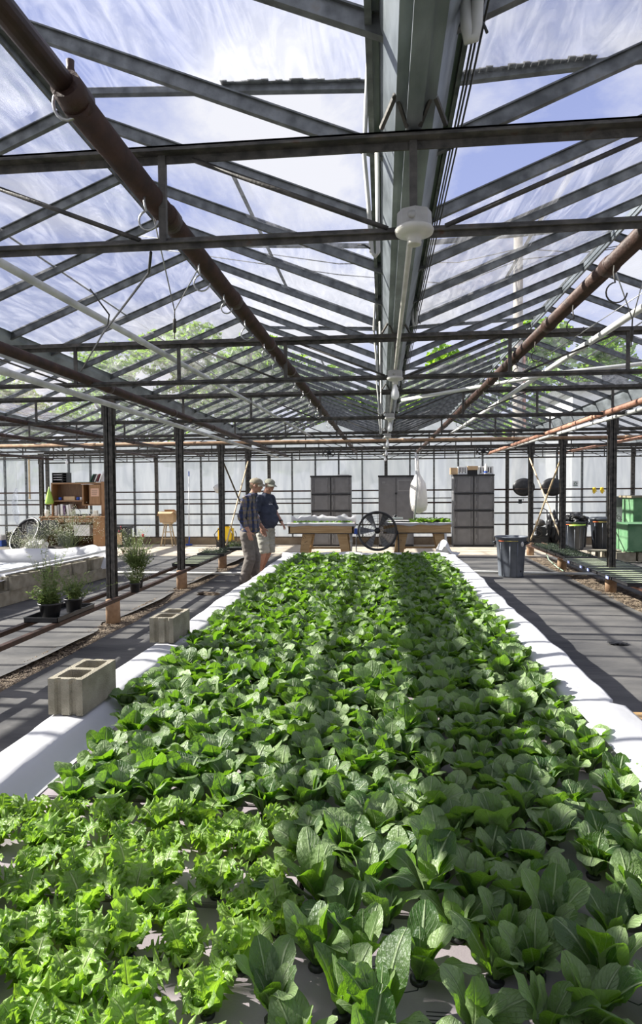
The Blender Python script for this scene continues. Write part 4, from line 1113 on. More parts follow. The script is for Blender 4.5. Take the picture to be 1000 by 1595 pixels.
# hand cart / washer
t = thing('pressure_washer', 'dark wheeled pressure washer with tubular frame by the back wall', 'machine', (4.05, 16.9, 0))
bm = BM(); tube(bm, [(3.88, 16.8, .1), (3.86, 16.95, .55), (3.86, 17.05, .98), (3.95, 17.08, 1.03), (4.2, 17.08, 1.03), (4.28, 17.05, .98), (4.28, 16.95, .55), (4.28, 16.8, .1)], .016, 8); part('frame', bm, M_black, t)
bm = BM(); box(bm, 3.9, 4.25, 16.75, 17.0, .12, .34, bev=.02); box(bm, 3.95, 4.2, 16.72, 16.95, .34, .56, bev=.03); part('engine', bm, M_black, t)
bm = BM(); blob(bm, (4.06, 16.85, .66), (.13, .12, .10)); part('tank', bm, M_dark, t)
for x in (3.86, 4.29):
    bm = BM(); lathe(bm, (x, 16.95, .13), [(0, -.03), (.12, -.03), (.13, 0), (.12, .03), (0, .03)], 20, axis=(1, 0, 0)); part('wheel', bm, M_black, t)
bm = BM(); tube(bm, [(3.95 + .12 * math.cos(k * .5), 16.66, .35 + .12 * math.sin(k * .5) + .004 * k) for k in range(30)], .008, 6); part('hose', bm, M_dark, t)

# recycling sign, black discs, gloves on the wall
t = thing('recycling_sign', 'small white sign with green recycling arrows on the back wall', 'sign', (5.24, YW - .13, 1.60))
bm = BM(); box(bm, 5.165, 5.315, YW - .12, YW - .11, 1.60, 1.75); part('panel', bm, M_white, t)
bm = BM()
gm = mat('recycle_green', (.02, .12, .05))
for k in range(3):
    a = PI / 2 + k * 2 * PI / 3; c0_ = Vector((5.24, YW - .123, 1.685))
    pt = lambda aa, rr: c0_ + Vector((math.cos(aa), 0, math.sin(aa))) * rr
    p1, p2 = pt(a - .75, .036), pt(a + .45, .036)
    bar(bm, p1, p2, .002, .016)
    quad(bm, pt(a + .45, .052), pt(a + .45, .020), pt(a + .95, .034), pt(a + .7, .044))
part('recycling_arrows', bm, gm, t)
bm = BM(); box(bm, 5.185, 5.295, YW - .124, YW - .121, 1.61, 1.624); part('caption_bar', bm, gm, t)
for i, (x, lab) in enumerate(((3.86, 'black oval disc on the back wall, the left of two'), (4.62, 'black oval disc on the back wall, the right of two'))):
    t = thing('wall_disc', lab, 'disc', (x, YW - .2, 1.33))
    bm = BM(); prof = [(0, .0), (.27, .0), (.29, .01), (.29, .025), (.2, .05), (.06, .07), (0, .075)]
    lathe(bm, (0, 0, 0), prof, 40); bmesh.ops.transform(bm, matrix=Matrix.Translation((x, YW - .13, 1.59)) @ Matrix.Rotation(R(90), 4, 'X') @ Matrix.Diagonal((1.02, .86, 1, 1)), verts=bm.verts)
    part('dish', bm, M_black, t)
    bm = BM(); tube(bm, [(x - .26, YW - .205, 1.54), (x + .26, YW - .205, 1.54)], .006, 6); part('strap', bm, M_rust, t)
bm = BM(); box(bm, 3.72, 3.80, YW - .2, YW - .13, 1.14, 1.26); tube(bm, [(3.80, YW - .17, 1.24), (3.86, YW - .17, 1.27), (3.84, YW - .17, 1.22)], .008, 6); single('wall_socket_box', bm, M_black, 'small black box clipped to the wall pipe under the left disc', 'box')
def glove(x, lab, m_, s):
    bm = BM(); y = YW - .17
    for k in range(4): tube(bm, [(x - .035 + k * .024, y, 1.50 - .05), (x - .04 + k * .026 + s * .01, y - .01, 1.43 - .03 * (k in (1, 2)))], [.013, .010], 8)
    tube(bm, [(x + .045, y, 1.49), (x + .075, y, 1.455)], [.014, .010], 8); blob(bm, (x, y, 1.50), (.055, .02, .06)); tube(bm, [(x, y, 1.53), (x, y, 1.57)], [.04, .045], 10)
    single('work_glove', remesh(bm, .006, 3), m_, lab, 'glove')
glove(5.72, 'yellow work glove pegged to the wall pipe, left of the pair', M_yellow, -1)
glove(5.92, 'yellow and white work glove pegged to the wall pipe, right of the pair', M_yellow, 1)

# green boxes, sign board, blocks on the right
GX_ = .28
t = thing('green_box', 'low green wooden box on cinder blocks at the right', 'box', (5.5, 13.9, .25))
bm = BM(); box(bm, 5.02, 5.62, 13.55, 14.2, .25, .80, bev=.008); part('body', bm, M_green, t)
bm = BM(); box(bm, 5.00, 6.1, 13.5, 14.25, .80, .825); part('lid', bm, M_green, t)
bm = BM(); box(bm, 5.62, 6.1, 13.58, 14.2, .25, .80); part('side_panel', bm, mat('darker_green', (.03, .12, .05), (.05, .18, .08), 6, .6), t, 'darker green side panel')  # right part coloured a darker green than the body
t = thing('green_box', 'taller green box with flat lid behind the low green box', 'box', (5.75, 14.9, 0.0))
bm = BM(); box(bm, 5.50, 6.1, 14.55, 15.2, .0, 1.34, bev=.01); part('body', bm, M_green, t)
bm = BM(); box(bm, 5.44, 6.2, 14.5, 15.25, 1.34, 1.385); part('lid', bm, mat('brown_lid', (.2, .17, .11), (.28, .24, .16), 5), t)
bm = BM(); box(bm, 5.90, 5.98, 14.54, 14.55, 1.14, 1.22); part('paper_tag', bm, M_paper, t)
t = thing('foam_sheet', 'leaning white foam sheet with printed letters beside the tall green box', 'board', (5.5, 15.35, 0))
rot = Euler((R(-8), 0, 0)).to_matrix().to_4x4()
bm = BM(); box(bm, 5.36, 5.66, 15.30, 15.33, .0, 1.15, rot=rot); part('sheet', bm, M_white, t)
bm = BM(); box(bm, 5.37, 5.66, 15.34, 15.39, 1.12, 1.36); part('grey_band', bm, mat('grey_board', (.18, .18, .18)), t)
bm = text_bm('NOO', .12, Matrix.Translation((5.46, 15.28, .86)) @ FACE @ Matrix.Rotation(R(-50), 4, 'Z')); part('printed_text', bm, M_ink, t)
single('yellow_rope', (lambda b: (tube(b, [(5.55 + .05 * k, 13.9 + .05 * math.sin(k * 2), .845 + .01 * (k % 2)) for k in range(7)], .02, 8), b)[1])(BM()), M_yellow, 'bright yellow rope lying on the low green box', 'rope')
cinder(5.02, 13.72, .03, 'pale cinder block under the left of the low green box', 'blocks at the green boxes', R(90))
cinder(5.46, 13.72, .03, 'pale cinder block under the right of the low green box', 'blocks at the green boxes', R(90))
cinder(4.60, 14.2, .01, 'cinder block lying on its side with its holes facing the camera', 'blocks at the green boxes', R(90), 0, 0)
o = C.objects[-1]
o.rotation_euler = (R(90), 0, R(90)); o.rotation_euler = Euler((R(90), 0, 0)); 
o.location = (4.62, 14.05, .13)
o.rotation_euler = (Matrix.Rotation(R(90), 3, 'Y') @ Matrix.Rotation(R(0), 3, 'Z')).to_euler()
o.rotation_euler = (Matrix.Rotation(R(90), 3, 'Z') @ Matrix.Rotation(R(90), 3, 'Y')).to_euler()
cinder(4.95, 14.35, .01, 'cinder block standing behind the one on its side', 'blocks at the green boxes', R(88))

# crossed poles
def pole(a, b, m_, lab, r_=.016):
    bm = BM(); a, b = Vector(a), Vector(b); n_ = 9
    pts = []; rs = []
    for k in range(n_ + 1):
        p = a.lerp(b, k / n_); pts += [p, p + (b - a).normalized() * .012]; rs += [r_ * 1.0, r_ * 1.12]
    for k in range(1, n_): pass
    tube(bm, pts, rs, 10); single('bamboo_pole', bm, m_, lab, 'pole')
pole((3.50, 12.62, .42), (3.40, 15.12, 2.26), M_bamboo, 'bamboo pole of the right cross leaning up to the left column')
pole((3.38, 14.9, .38), (3.44, 12.68, 2.14), M_bamboo, 'bamboo pole of the right cross leaning up to the right column')
pole((-3.19, 12.66, .45), (-3.24, 15.12, 2.26), M_bamboo, 'light bamboo pole of the left cross beside the men')
pole((-3.0, 14.6, .5), (-3.22, 12.66, 2.14), M_bamd, 'dark pole of the left cross beside the men')

# ---- rails and trays left
for x, lab in ((-3.44, 'rusty angle-iron rail along the left column row, outer one'), (-3.14, 'rusty angle-iron rail along the left column row, inner one')):
    bm = BM(); box(bm, x - .003, x + .003, 3.6, 15.4, .275, .325); box(bm, x - .025, x + .025, 3.6, 15.4, .32, .326); single('bench_rail', bm, M_rust, lab, 'rail')
for x, lab in ((3.22, 'orange-rust rail under the right seedling trays, inner one'), (3.66, 'orange-rust rail under the right seedling trays, outer one')):
    bm = BM(); tube(bm, [(x, 7.0, .30), (x, 15.0, .30)], .02, 8); single('bench_rail', bm, M_rustl, lab, 'rail')
def tray(x, y, w, l, z, lab, m_=M_black, rz=0, group=None, h=.05):
    t = thing('seedling_tray', lab, 'tray', (x, y, z), group)
    bm = BM(); a, b = w / 2, l / 2
    box(bm, x - a, x + a, y - b, y + b, z, z + .006)
    for (x0, x1, y0, y1) in ((x - a, x - a + .006, y - b, y + b), (x + a - .006, x + a, y - b, y + b), (x - a, x + a, y - b, y - b + .006), (x - a, x + a, y + b - .006, y + b)): box(bm, x0, x1, y0, y1, z, z + h)
    for (x0, x1, y0, y1) in ((x - a - .012, x - a, y - b, y + b), (x + a, x + a + .012, y - b, y + b), (x - a, x + a, y - b - .012, y - b), (x - a, x + a, y + b, y + b + .012)): box(bm, x0, x1, y0, y1, z + h - .004, z + h)
    part('pan', bm, m_, t)
    return t
def micro(t, x, y, w, l, z, seed, h=.05, dens=900, m_=None):
    rnd_ = random.Random(seed); bm = BM()
    for k in range(dens):
        px, py = x + rnd_.uniform(-w / 2, w / 2), y + rnd_.uniform(-l / 2, l / 2); pz = z + rnd_.uniform(0, h); s_ = rnd_.uniform(.006, .013)
        n_ = Vector((rnd_.gauss(0, .7), rnd_.gauss(0, .7), 1)).normalized(); a = n_.orthogonal().normalized() * s_; b = n_.cross(a)
        quad(bm, (px, py, pz) - a if False else Vector((px, py, pz)) - a, Vector((px, py, pz)) - b * .6, Vector((px, py, pz)) + a, Vector((px, py, pz)) + b * .6)
    o_ = part('seedlings', bm, m_ or M_micro, t); return o_
# pot tray + plants
tray(-3.28, 6.15, .34, .78, .327, 'shallow black tray with two potted plants on the left rails')
def pot(x, y, z, r_, h, lab):
    t = thing('potted_plant', lab, 'plant', (x, y, z))
    bm = BM(); lathe(bm, (x, y, z), [(0, 0), (r_ * .72, 0), (r_ * .95, h), (r_ * 1.05, h), (r_ * 1.05, h * .9), (r_, h * .88), (r_ * .9, h * .85), (0, h * .85)], 20); part('pot', bm, M_black, t)
    return t
def herb(t, x, y, z, n, h, spread, seed, leafL=.03, leafN=22, thin=False, m_=None, lean=(0, 0)):
    rnd_ = random.Random(seed); bs = BM(); bl = BM(); tips = []
    for k in range(n):
        a = rnd_.random() * 6.28; q = rnd_.random(); hh = h * rnd_.uniform(.45, 1.0)
        p0 = Vector((x + math.cos(a) * .04, y + math.sin(a) * .04, z)); d = Vector((math.cos(a), math.sin(a), 0)) * spread * q + Vector((lean[0], lean[1], 0)) * hh
        pts = [p0 + Vector((0, 0, hh * s)) + d * s * s + Vector((rnd_.gauss(0, .008), rnd_.gauss(0, .008), 0)) for s in (0, .25, .5, .75, 1)]
        tube(bs, pts, [.003, .0026, .002, .0018, .0012], 4, cap=False)
        for q_ in range(leafN):
            s = rnd_.uniform(.08, 1); i = min(int(s * 4), 3); p = pts[i].lerp(pts[i + 1], s * 4 - i)
            dd = Vector((rnd_.gauss(0, 1), rnd_.gauss(0, 1), rnd_.uniform(.1, 1.2))).normalized(); LL = leafL * rnd_.uniform(.6, 1.3) * (1.2 - .6 * s)
            sd = dd.cross(Vector((0, 0, 1))).normalized() * LL * (.10 if thin else .24)
            m1 = p + dd * LL * .5 + Vector((0, 0, .1 * LL)); e1 = p + dd * LL - Vector((0, 0, .15 * LL))
            bl.faces.new([bl.verts.new(v) for v in (p, m1 - sd, e1, m1 + sd)])
        tips.append(pts[-1])
    part('stems', bs, M_stem, t)['kind'] = 'stuff'; part('leaves', bl, m_ or M_herb, t)['kind'] = 'stuff'
    return tips
def flowers(t, tips, seed, n, sp, s0, m_, lab=None, stems=True):
    rnd_ = random.Random(seed); bm = BM(); bs = BM()
    for tp in tips:
        for k in range(n):
            p = tp + Vector((rnd_.gauss(0, sp), rnd_.gauss(0, sp), rnd_.gauss(0, sp) - sp * .2))
            blob(bm, p, s0 * rnd_.uniform(.5, 1.3), 1)
            if stems and k % 2 == 0: tube(bs, [tp - Vector((0, 0, sp)), p], .0008, 3, cap=False)
    part('flowers', bm, m_, t, lab)['kind'] = 'stuff'
    if stems and len(bs.verts): part('flower_stalks', bs, M_stem, t)
p1 = pot(-3.30, 5.98, .335, .115, .15, 'green herb in the larger black pot, front of the tray on the left rails')
tp = herb(p1, -3.30, 5.98, .47, 26, .56, .20, 5, .045, 20, lean=(-.05, .05)); herb(p1, -3.30, 5.98, .46, 34, .20, .22, 6, .07, 14)
flowers(p1, tp[:7], 4, 5, .03, .005, M_flow)
p2 = pot(-3.22, 6.30, .335, .095, .14, 'small bushy herb in a black pot at the back of the rail tray')
tp = herb(p2, -3.22, 6.30, .46, 36, .30, .22, 15, .04, 18)
herb(p2, -3.15, 6.32, .47, 6, .18, .6, 18, .05, 12, lean=(.9, .2))
p3 = pot(-3.20, 7.95, .33, .10, .17, 'tall grassy plant with red and white flowers in a black pot behind the nearest column')
tp = herb(p3, -3.20, 7.95, .49, 80, .62, .30, 25, .05, 26, thin=True)
herb(p3, -3.18, 7.95, .49, 70, .35, .20, 27, .045, 26)
flowers(p3, tp[:16], 7, 12, .05, .006, M_flow); flowers(p3, tp[16:19], 8, 3, .012, .014, M_red, 'red flower heads', False)
bm = BM(); rnd_ = random.Random(5)
for k in range(16):
    a = rnd_.uniform(PI * .6, PI * 1.5) if k < 9 else rnd_.random() * 6.28; L_ = rnd_.uniform(.45, .75)
    d = Vector((math.cos(a), math.sin(a), 0)); prev = None
    for s in range(9):
        f = s / 8; p = Vector((-3.22, 7.95, .48)) + d * L_ * .75 * f ** 1.5 + Vector((0, 0, L_ * (f * 1.15 - .55 * f ** 3))); w = Vector((-d.y, d.x, 0)) * .011 * (1 - f * .9)
        cur = (bm.verts.new(p - w), bm.verts.new(p + w))
        if prev: bm.faces.new((prev[0], prev[1], cur[1], cur[0]))
        prev = cur
part('grass_blades', bm, M_herb, p3)
p4 = pot(-3.06, 7.55, .33, .07, .12, 'low pale flowering plant at the foot of the nearest left column')
tp = herb(p4, -3.06, 7.55, .42, 36, .22, .16, 35, .025, 20); flowers(p4, tp[:20], 9, 7, .03, .005, M_flow)
# left seedling trays (black gutters with pale strips)
def strip_tray(x, y, w, l, z, lab, n, green, group):
    t = tray(x, y, w, l, z, lab, group=group)
    bm = BM(); bk = BM()
    for k in range(n):
        yy = y - l / 2 + (k + .5) * l / n
        box(bm, x - w / 2 + .02, x + w / 2 - .02, yy - l / n * .20, yy + l / n * .14, z + .01, z + .045)
        box(bk, x - w / 2 + .008, x + w / 2 - .008, yy + l / n * .16, yy + l / n * .44, z + .005, z + .053)
    part('seedling_strip', bm, mat('pale_green_strip', (.42, .46, .33), (.30, .36, .2), 30, .8), t); part('channel', bk, M_black, t)
    return t
G1 = 'black channel trays on the left rails'
strip_tray(-3.24, 10.45, .46, .62, .33, 'black channel tray with pale strips on the left rails, nearer one', 4, True, G1)
strip_tray(-3.24, 11.15, .46, .62, .33, 'black channel tray with pale strips on the left rails, farther one', 4, True, G1)
t = tray(-3.25, 12.0, .52, .6, .33, 'black tray of grey-green seedlings on the left rails'); micro(t, -3.25, 12.0, .5, .56, .37, 3, .08, 1500)
t = tray(-3.10, 13.3, .55, .9, .33, 'dark tray of tall seedlings at the far end of the left rails'); micro(t, -3.1, 13.3, .5, .8, .37, 4, .10, 500, M_herb)
# right bench trays
G2 = 'black channel trays on the right rails'
for k in range(5):
    strip_tray(3.47, 8.55 + k * .58, .80, .55, .33, 'black channel tray with pale strips right of the walkway, %s from the camera' % ORD[k], 3, True, G2)
G3 = 'grey-green seedling flats on the right rails'
for k in range(4):
    t = tray(3.42, 11.6 + k * .62, .54, .58, .33, 'flat of small grey-green seedlings on the right rails, %s from the camera' % ORD[k], group=G3); micro(t, 3.42, 11.6 + k * .62, .50, .54, .37, 40 + k, .05, 1100)
for k, y in enumerate((8.95, 9.75, 10.1, 10.75)):
    bm = BM(); box(bm, 3.048, 3.053, y - .05, y + .05, .335, .372); single('plant_label', bm, mat('blue_white_tag', (.30, .36, .72)), 'small blue-white tag on the front of the right channel trays, %s from the camera' % ORD[k], 'tag', 'tags on the right trays')

# ================================================================== LEFT SECOND BED
n_ = 0
for k in range(12):
    y = 6.55 + k * .395
    x = -5.10 - .085 * (10.9 - y) / 1.0 * .8
    cinder(x, y, 0.01, 'cinder block, %s from the near end of the left bed wall, bottom course' % ORD[k], 'bottom course of the left bed wall', R(-4))
for k, y in enumerate((8.55, 8.95, 9.75, 10.15, 10.8)):
    x = -5.12 - .085 * (10.9 - y) * .8
    cinder(x + (.03 if k in (0, 3) else 0), y, .202, 'cinder block, %s from the near end of the left bed wall, upper course' % ORD[k], 'upper course of the left bed wall', R(-4 + (k % 3) * 2))
M_dots = mat('white_board_with_holes', (.70, .71, .72), (.25, .27, .28), 9, .6, lo=.56, hi=.60, detail=0)
t = thing('second_bed', 'low second bed with white floating boards at the far left', 'raised bed', (-7.8, 9, 0))
bm = BM(); box(bm, -11.5, -5.7, 6.0, 10.9, .0, .24); part('water', bm, M_water, t)
for i in range(4):
    for j in range(4):
        bm = BM(); box(bm, -10.9 + i * 1.28, -9.66 + i * 1.28, 6.2 + j * 1.18, 7.34 + j * 1.18, .24, .29)
        part('floating_board', bm, M_dots, t)
def roll(u, v):
    x = -11.6 + 6.65 * v; a = PI * 1.15 * u - .2
    r_ = .17 + .03 * n1(x * 1.3, 50) + .012 * n1(x * 5, 51)
    up = .10 * max(0, (v - .8) / .2) ** 1.5
    return Vector((x, 11.1 + .25 * (v - .5) - math.cos(a) * r_, .30 + math.sin(a) * r_ * 1.25 + up + .01 * n1(x * 4, u * 6)))
def drape(u, v):
    y = 6.1 + 4.9 * v; low = 1 if y < 8.4 else 0
    xe = -5.12 - .068 * (10.9 - y)
    xs = xe - .65 + .85 * u * (0.8 if low else .72)
    z = .30 + .10 * u + .02 * n1(y * 2.5, u * 3 + 60) - (.0 if not low else .06 * u) + (.03 if not low else 0) * math.sin(u * 3)
    z = max(z, .215 if low else .405 * (u > .3) )
    return Vector((xs, y, z + .01))
t = thing('bed_liner', 'crumpled white liner rolled over the edges of the left bed', 'liner', (-7.5, 10.8, .2))
bm = BM(); grid(bm, roll, 16, 150); part('far_roll', bm, M_liner, t)
bm = BM(); grid(bm, drape, 14, 90); part('near_drape', bm, M_liner, t)
def tail(u, v):
    return Vector((-5.55 + .75 * v, 11.2 - .35 * u + .05 * math.sin(v * 9), .52 - .42 * u * u + .06 * math.sin(v * 6 + u * 3) + .04 * v))
bm = BM(); grid(bm, tail, 16, 20); part('hanging_end', bm, M_liner, t)
bm = BM(); tube(bm, [(-5.5, 6.2, .46), (-5.30, 8.4, .47), (-5.12, 10.2, .47), (-5.0, 11.2, .50)], .022, 10); single('pvc_pipe', bm, M_pvc, 'slanting white pipe resting on the left bed wall', 'pipe')
tt_ = thing('flowering_bush', 'tall airy bush of tiny white flowers behind the left bed', 'plant', (-6.35, 12.3, 0))
bm = BM(); lathe(bm, (-6.35, 12.3, 0), [(0, 0), (.12, 0), (.15, .25), (0, .24)], 18); part('pot', bm, M_black, tt_)
tp = herb(tt_, -6.35, 12.3, .22, 70, .98, .62, 77, .03, 9); flowers(tt_, tp[:60], 12, 20, .07, .0065, M_flow)
t5 = thing('flowering_bush', 'second white-flowered bush left of the tall one, in front of the tilted fan', 'plant', (-6.95, 12.0, 0))
bm = BM(); lathe(bm, (-6.95, 12.0, 0), [(0, 0), (.12, 0), (.15, .25), (0, .24)], 18); part('pot', bm, M_black, t5)
tp = herb(t5, -6.95, 12.0, .22, 50, .66, .55, 78, .03, 9); flowers(t5, tp[:44], 13, 18, .07, .0065, M_flow)
# ================================================================== TABLES, FAN, CABINETS AT THE BACK
def plank(bm, a, b, w, tk):
    bar(bm, a, b, w, tk)
def grow_table(x0, x1, y0, y1, lab, mark):
    zt = .575; t = thing('grow_table', lab, 'table', ((x0 + x1) / 2, (y0 + y1) / 2, 0))
    bm = BM()
    for (a, b, c_, d) in ((x0, x1, y0, y0 + .04), (x0, x1, y1 - .04, y1), (x0, x0 + .04, y0, y1), (x1 - .04, x1, y0, y1)): box(bm, a, b, c_, d, zt, .79, bev=.004)
    part('frame_board', bm, M_wood, t)
    bm = BM(); box(bm, x0 - .01, x1 + .01, y0 - .01, y1 + .01, zt - .02, zt); part('base_panel', bm, M_dark, t)
    for sx in (0, 1):
        for sy in (0, 1):
            xx = x0 + .42 if sx == 0 else x1 - .28; s_ = -1 if sx == 0 else 1; yy = y0 + .03 if sy == 0 else y1 - .07
            bm = BM()
            vs = [(xx - .10, zt - .02), (xx + .13, zt - .02), (xx + .13 + s_ * .10 - .02, 0), (xx - .10 + s_ * .10 + .02, 0)]
            f1 = [bm.verts.new((p, yy, q)) for p, q in vs]; f2 = [bm.verts.new((p, yy + .04, q)) for p, q in vs]
            bm.faces.new(f1); bm.faces.new(f2[::-1])
            for k in range(4): bm.faces.new((f1[k], f2[k], f2[(k + 1) % 4], f1[(k + 1) % 4]))
            bmesh.ops.recalc_face_normals(bm, faces=bm.faces)
            part('leg', bm, M_wood, t)
    bm = BM(); bar(bm, (x0 + .3, y0 + .4, .2), (x1 - .25, y0 + .4, .2), .09, .04); bar(bm, (x0 + .36, y0 + .05, .45), (x0 + .48, y1 - .05, .15), .09, .03); part('stretcher', bm, M_wood, t)
    bm = BM(); xx = x0 + .44 if mark == 0 else x0 + .42
    for k in range(9):
        a, b = random.uniform(-.06, .06), random.uniform(-.1, .1); tube(bm, [(xx - .06 + a, y0 + .028, .38 + b), (xx - .06 + a + random.uniform(-.05, .05), y0 + .027, .38 + b + random.uniform(-.05, .05))], .003, 4)
    part('dark_stain', bm, M_ink, t, 'dark scrawl on the leg')
    return t
def table_liner(x0, x1, y0, y1, lab, back):
    t = thing('table_liner', lab, 'liner', ((x0 + x1) / 2, (y0 + y1) / 2, .6))
    bm = BM()
    def f(u, v):
        x = x0 - .03 + (x1 - x0 + .06) * v; n_ = n1(x * 5, 70 + y0)
        pr = [(y0 - .012, .74 + .03 * n_), (y0 - .015, .80), (y0 + .03, .815 + .01 * n_), (y0 + .06, .70), (y1 - .06, .70), (y1 - .02, .83 + back * (.9 + .8 * n_)), (y1 + .02, .83 + back * (1 + 1.1 * n1(x * 7, 90)))]
        k = min(int(u * 6 + 1e-6), 5); q = u * 6 - k; a, b = pr[k], pr[k + 1]
        return Vector((x, a[0] + (b[0] - a[0]) * q, a[1] + (b[1] - a[1]) * q))
    grid(bm, f, 24, 60); part('sheet', bm, M_liner, t)
    bm = BM(); box(bm, x0 + .05, x1 - .05, y0 + .08, y1 - .08, .60, .74); part('grow_medium', bm, mat('pale_medium', (.5, .48, .44)), t)
    return t
def greens(x0, x1, y0, y1, z, n, h, lab, seed, m_=None):
    rnd_ = random.Random(seed); bm = BM(); uv = bm.loops.layers.uv.new('UVMap')
    for k in range(n):
        c_ = Vector((rnd_.uniform(x0, x1), rnd_.uniform(y0, y1), z))
        for q in range(6):
            leaf(bm, uv, c_, rnd_.random() * 6.28, rnd_.uniform(.2, .9), .5, h * rnd_.uniform(.8, 1.4), h * .75, .3, .2, 2, rnd_, nu=2, nv=4)
    return single('young_greens', bm, m_ or M_rom, lab, 'seedlings', kind='stuff')
grow_table(-2.16, -.66, 14.4, 15.15, 'splayed-leg wooden grow table left of the big drum fan', 0)
table_liner(-2.16, -.66, 14.4, 15.15, 'white liner with raised back edge on the left grow table', .09)
greens(-2.08, -1.6, 14.5, 15.0, .74, 60, .09, 'young greens at the left end of the left grow table', 1); greens(-1.6, -.75, 14.5, 15.0, .74, 110, .085, 'young greens over the rest of the left grow table', 2)
grow_table(.02, 1.54, 14.55, 15.2, 'splayed-leg wooden grow table right of the big drum fan', 1)
table_liner(.02, 1.54, 14.55, 15.2, 'white liner with low edge on the right grow table', .0)
greens(.10, .75, 14.62, 15.1, .74, 80, .07, 'short young greens at the left end of the right grow table', 3); greens(.7, 1.50, 14.62, 15.1, .75, 110, .13, 'bushy young greens at the right end of the right grow table', 4)
bm = BM(); tube(bm, [(.76, 14.80, 2.42), (.80, 14.80, 1.6), (.73, 14.80, .86)], .022, 10); single('pvc_pipe', bm, M_pvc, 'white upright pipe rising from the right grow table past the hanging bag', 'pipe')
bm = BM(); box(bm, .20, .62, 14.57, 14.63, .815, .835); single('black_strip', bm, M_black, 'black bar lying on the front edge of the right grow table', 'bar')
bm = BM(); box(bm, .12, .48, 15.02, 15.1, .86, .90); blob(bm, (.3, 15.06, .92), (.05, .03, .02)); single('paper_roll', bm, M_white, 'white roll lying at the back of the right grow table', 'roll')
for x, y, lab in ((-.72, 15.0, 'white corner pipe and valve under the left grow table'), (1.42, 15.05, 'white corner pipe under the right grow table')):
    bm = BM(); tube(bm, [(x, y - .5, .55), (x, y - .5, .28), (x, y - .5, .12), (x + .25, y - .5, .11)], .028, 10); tube(bm, [(x, y - .5, .42), (x, y - .5, .34)], .04, 10); single('drain_pipe', bm, M_pvc, lab, 'pipe')

# drum fan
def drum_fan(cx, cy, cz, r_, lab, tilt=0.0, yaw=0.0, blades=6, stand=True, motor_shift=0):
    t = thing('drum_fan', lab, 'fan', (cx, cy, 0))
    M_ = Matrix.Translation((cx, cy, cz)) @ Matrix.Rotation(yaw, 4, 'Z') @ Matrix.Rotation(tilt, 4, 'X') @ Matrix.Rotation(R(90), 4, 'X')
    def P(name, bm, m_):
        bmesh.ops.transform(bm, matrix=M_, verts=bm.verts); part(name, bm, m_, t)
    bm = BM(); lathe(bm, (0, 0, 0), [(r_ * 1.0, -.16), (r_ * 1.03, -.16), (r_ * 1.03, .16), (r_ * 1.0, .16), (r_ * .97, .14), (r_ * .97, -.14), (r_ * 1.0, -.16)], 56)
    P('drum', bm, M_black)
    bm = BM(); lathe(bm, (0, 0, .15), [(r_ * .93, 0), (r_ * 1.04, 0), (r_ * 1.04, .025), (r_ * .93, .025), (r_ * .93, 0)], 56); P('front_rim', bm, M_black)
    bm = BM()
    for side in (-.15, .15):
        for rr in (.22, .36, .5, .64, .78, .92): 
            q_ = [(r_ * rr * math.cos(k * PI / 18), r_ * rr * math.sin(k * PI / 18), side + .03 * (1 if side > 0 else -1) * (1 - rr)) for k in range(37)]; tube(bm, q_, .0022, 4, cap=False)
        for k in range(16 if side > 0 else 8): a = k * PI / (8 if side > 0 else 4); tube(bm, [(r_ * .2 * math.cos(a), r_ * .2 * math.sin(a), side + (.025 if side > 0 else -.025)), (r_ * math.cos(a), r_ * math.sin(a), side)], .0024, 4, cap=False)
    P('guard_grille', bm, M_black)
    bm = BM()
    for k in range(blades):
        a = k * 2 * PI / blades; n_ = 6
        for j in range(n_):
            r1_, r2_ = r_ * (.14 + .78 * j / n_), r_ * (.14 + .78 * (j + 1) / n_)
            def pp(rr, s_): aa = a + s_ * .22; return (rr * math.cos(aa), rr * math.sin(aa), s_ * .07 * (1.1 - rr / r_ * .5))
            for s1, s2 in ((-1, -.33), (-.33, .33), (.33, 1)): quad(bm, pp(r1_, s1), pp(r2_, s1), pp(r2_, s2), pp(r1_, s2))
    P('blades', bm, mat('fan_blade_metal', (.30, .31, .32), (.42, .43, .44), 8, .4, .3))
    bm = BM(); lathe(bm, (0, 0, -.10), [(0, 0), (r_ * .16, 0), (r_ * .17, .1), (r_ * .12, .16), (0, .17)], 20); P('motor', bm, M_black)
    if stand:
        bm = BM()
        for s_ in (-1, 1): tube(bm, [(cx + s_ * r_ * 1.06, cy, cz), (cx + s_ * r_ * 1.10, cy - .02, cz - .2), (cx + s_ * r_ * 1.12, cy - .08, .06), (cx + s_ * r_ * 1.12, cy - .30, .03)], .014, 8); tube(bm, [(cx + s_ * r_ * 1.12, cy - .08, .06), (cx + s_ * r_ * 1.12, cy + .30, .03)], .014, 8)
        tube(bm, [(cx - r_ * 1.12, cy - .30, .03), (cx + r_ * 1.12, cy - .30, .03)], .014, 8); tube(bm, [(cx - r_ * 1.12, cy + .3, .03), (cx + r_ * 1.12, cy + .3, .03)], .014, 8)
        part('stand', bm, M_black, t)
        for s_ in (-1, 1):
            bm = BM(); lathe(bm, (cx + s_ * r_ * 1.12, cy + .28, .07), [(0, -.02), (.06, -.02), (.07, 0), (.06, .02), (0, .02)], 18, axis=(1, 0, 0)); part('wheel', bm, M_black, t)
        bm = BM(); box(bm, cx - r_ * 1.22, cx - r_ * 1.05, cy - .03, cy + .05, cz - .08, cz + .05); part('switch_box', bm, M_blue, t)
        bm = BM(); blob(bm, (cx + r_ * .95, cy, cz + r_ * .78), (.035, .03, .03)); tube(bm, [(cx + r_ * .8, cy, cz + r_ * .75), (cx + r_ * .98, cy, cz + r_ * .80)], .01, 6); part('carry_handle', bm, M_black, t)
    return t
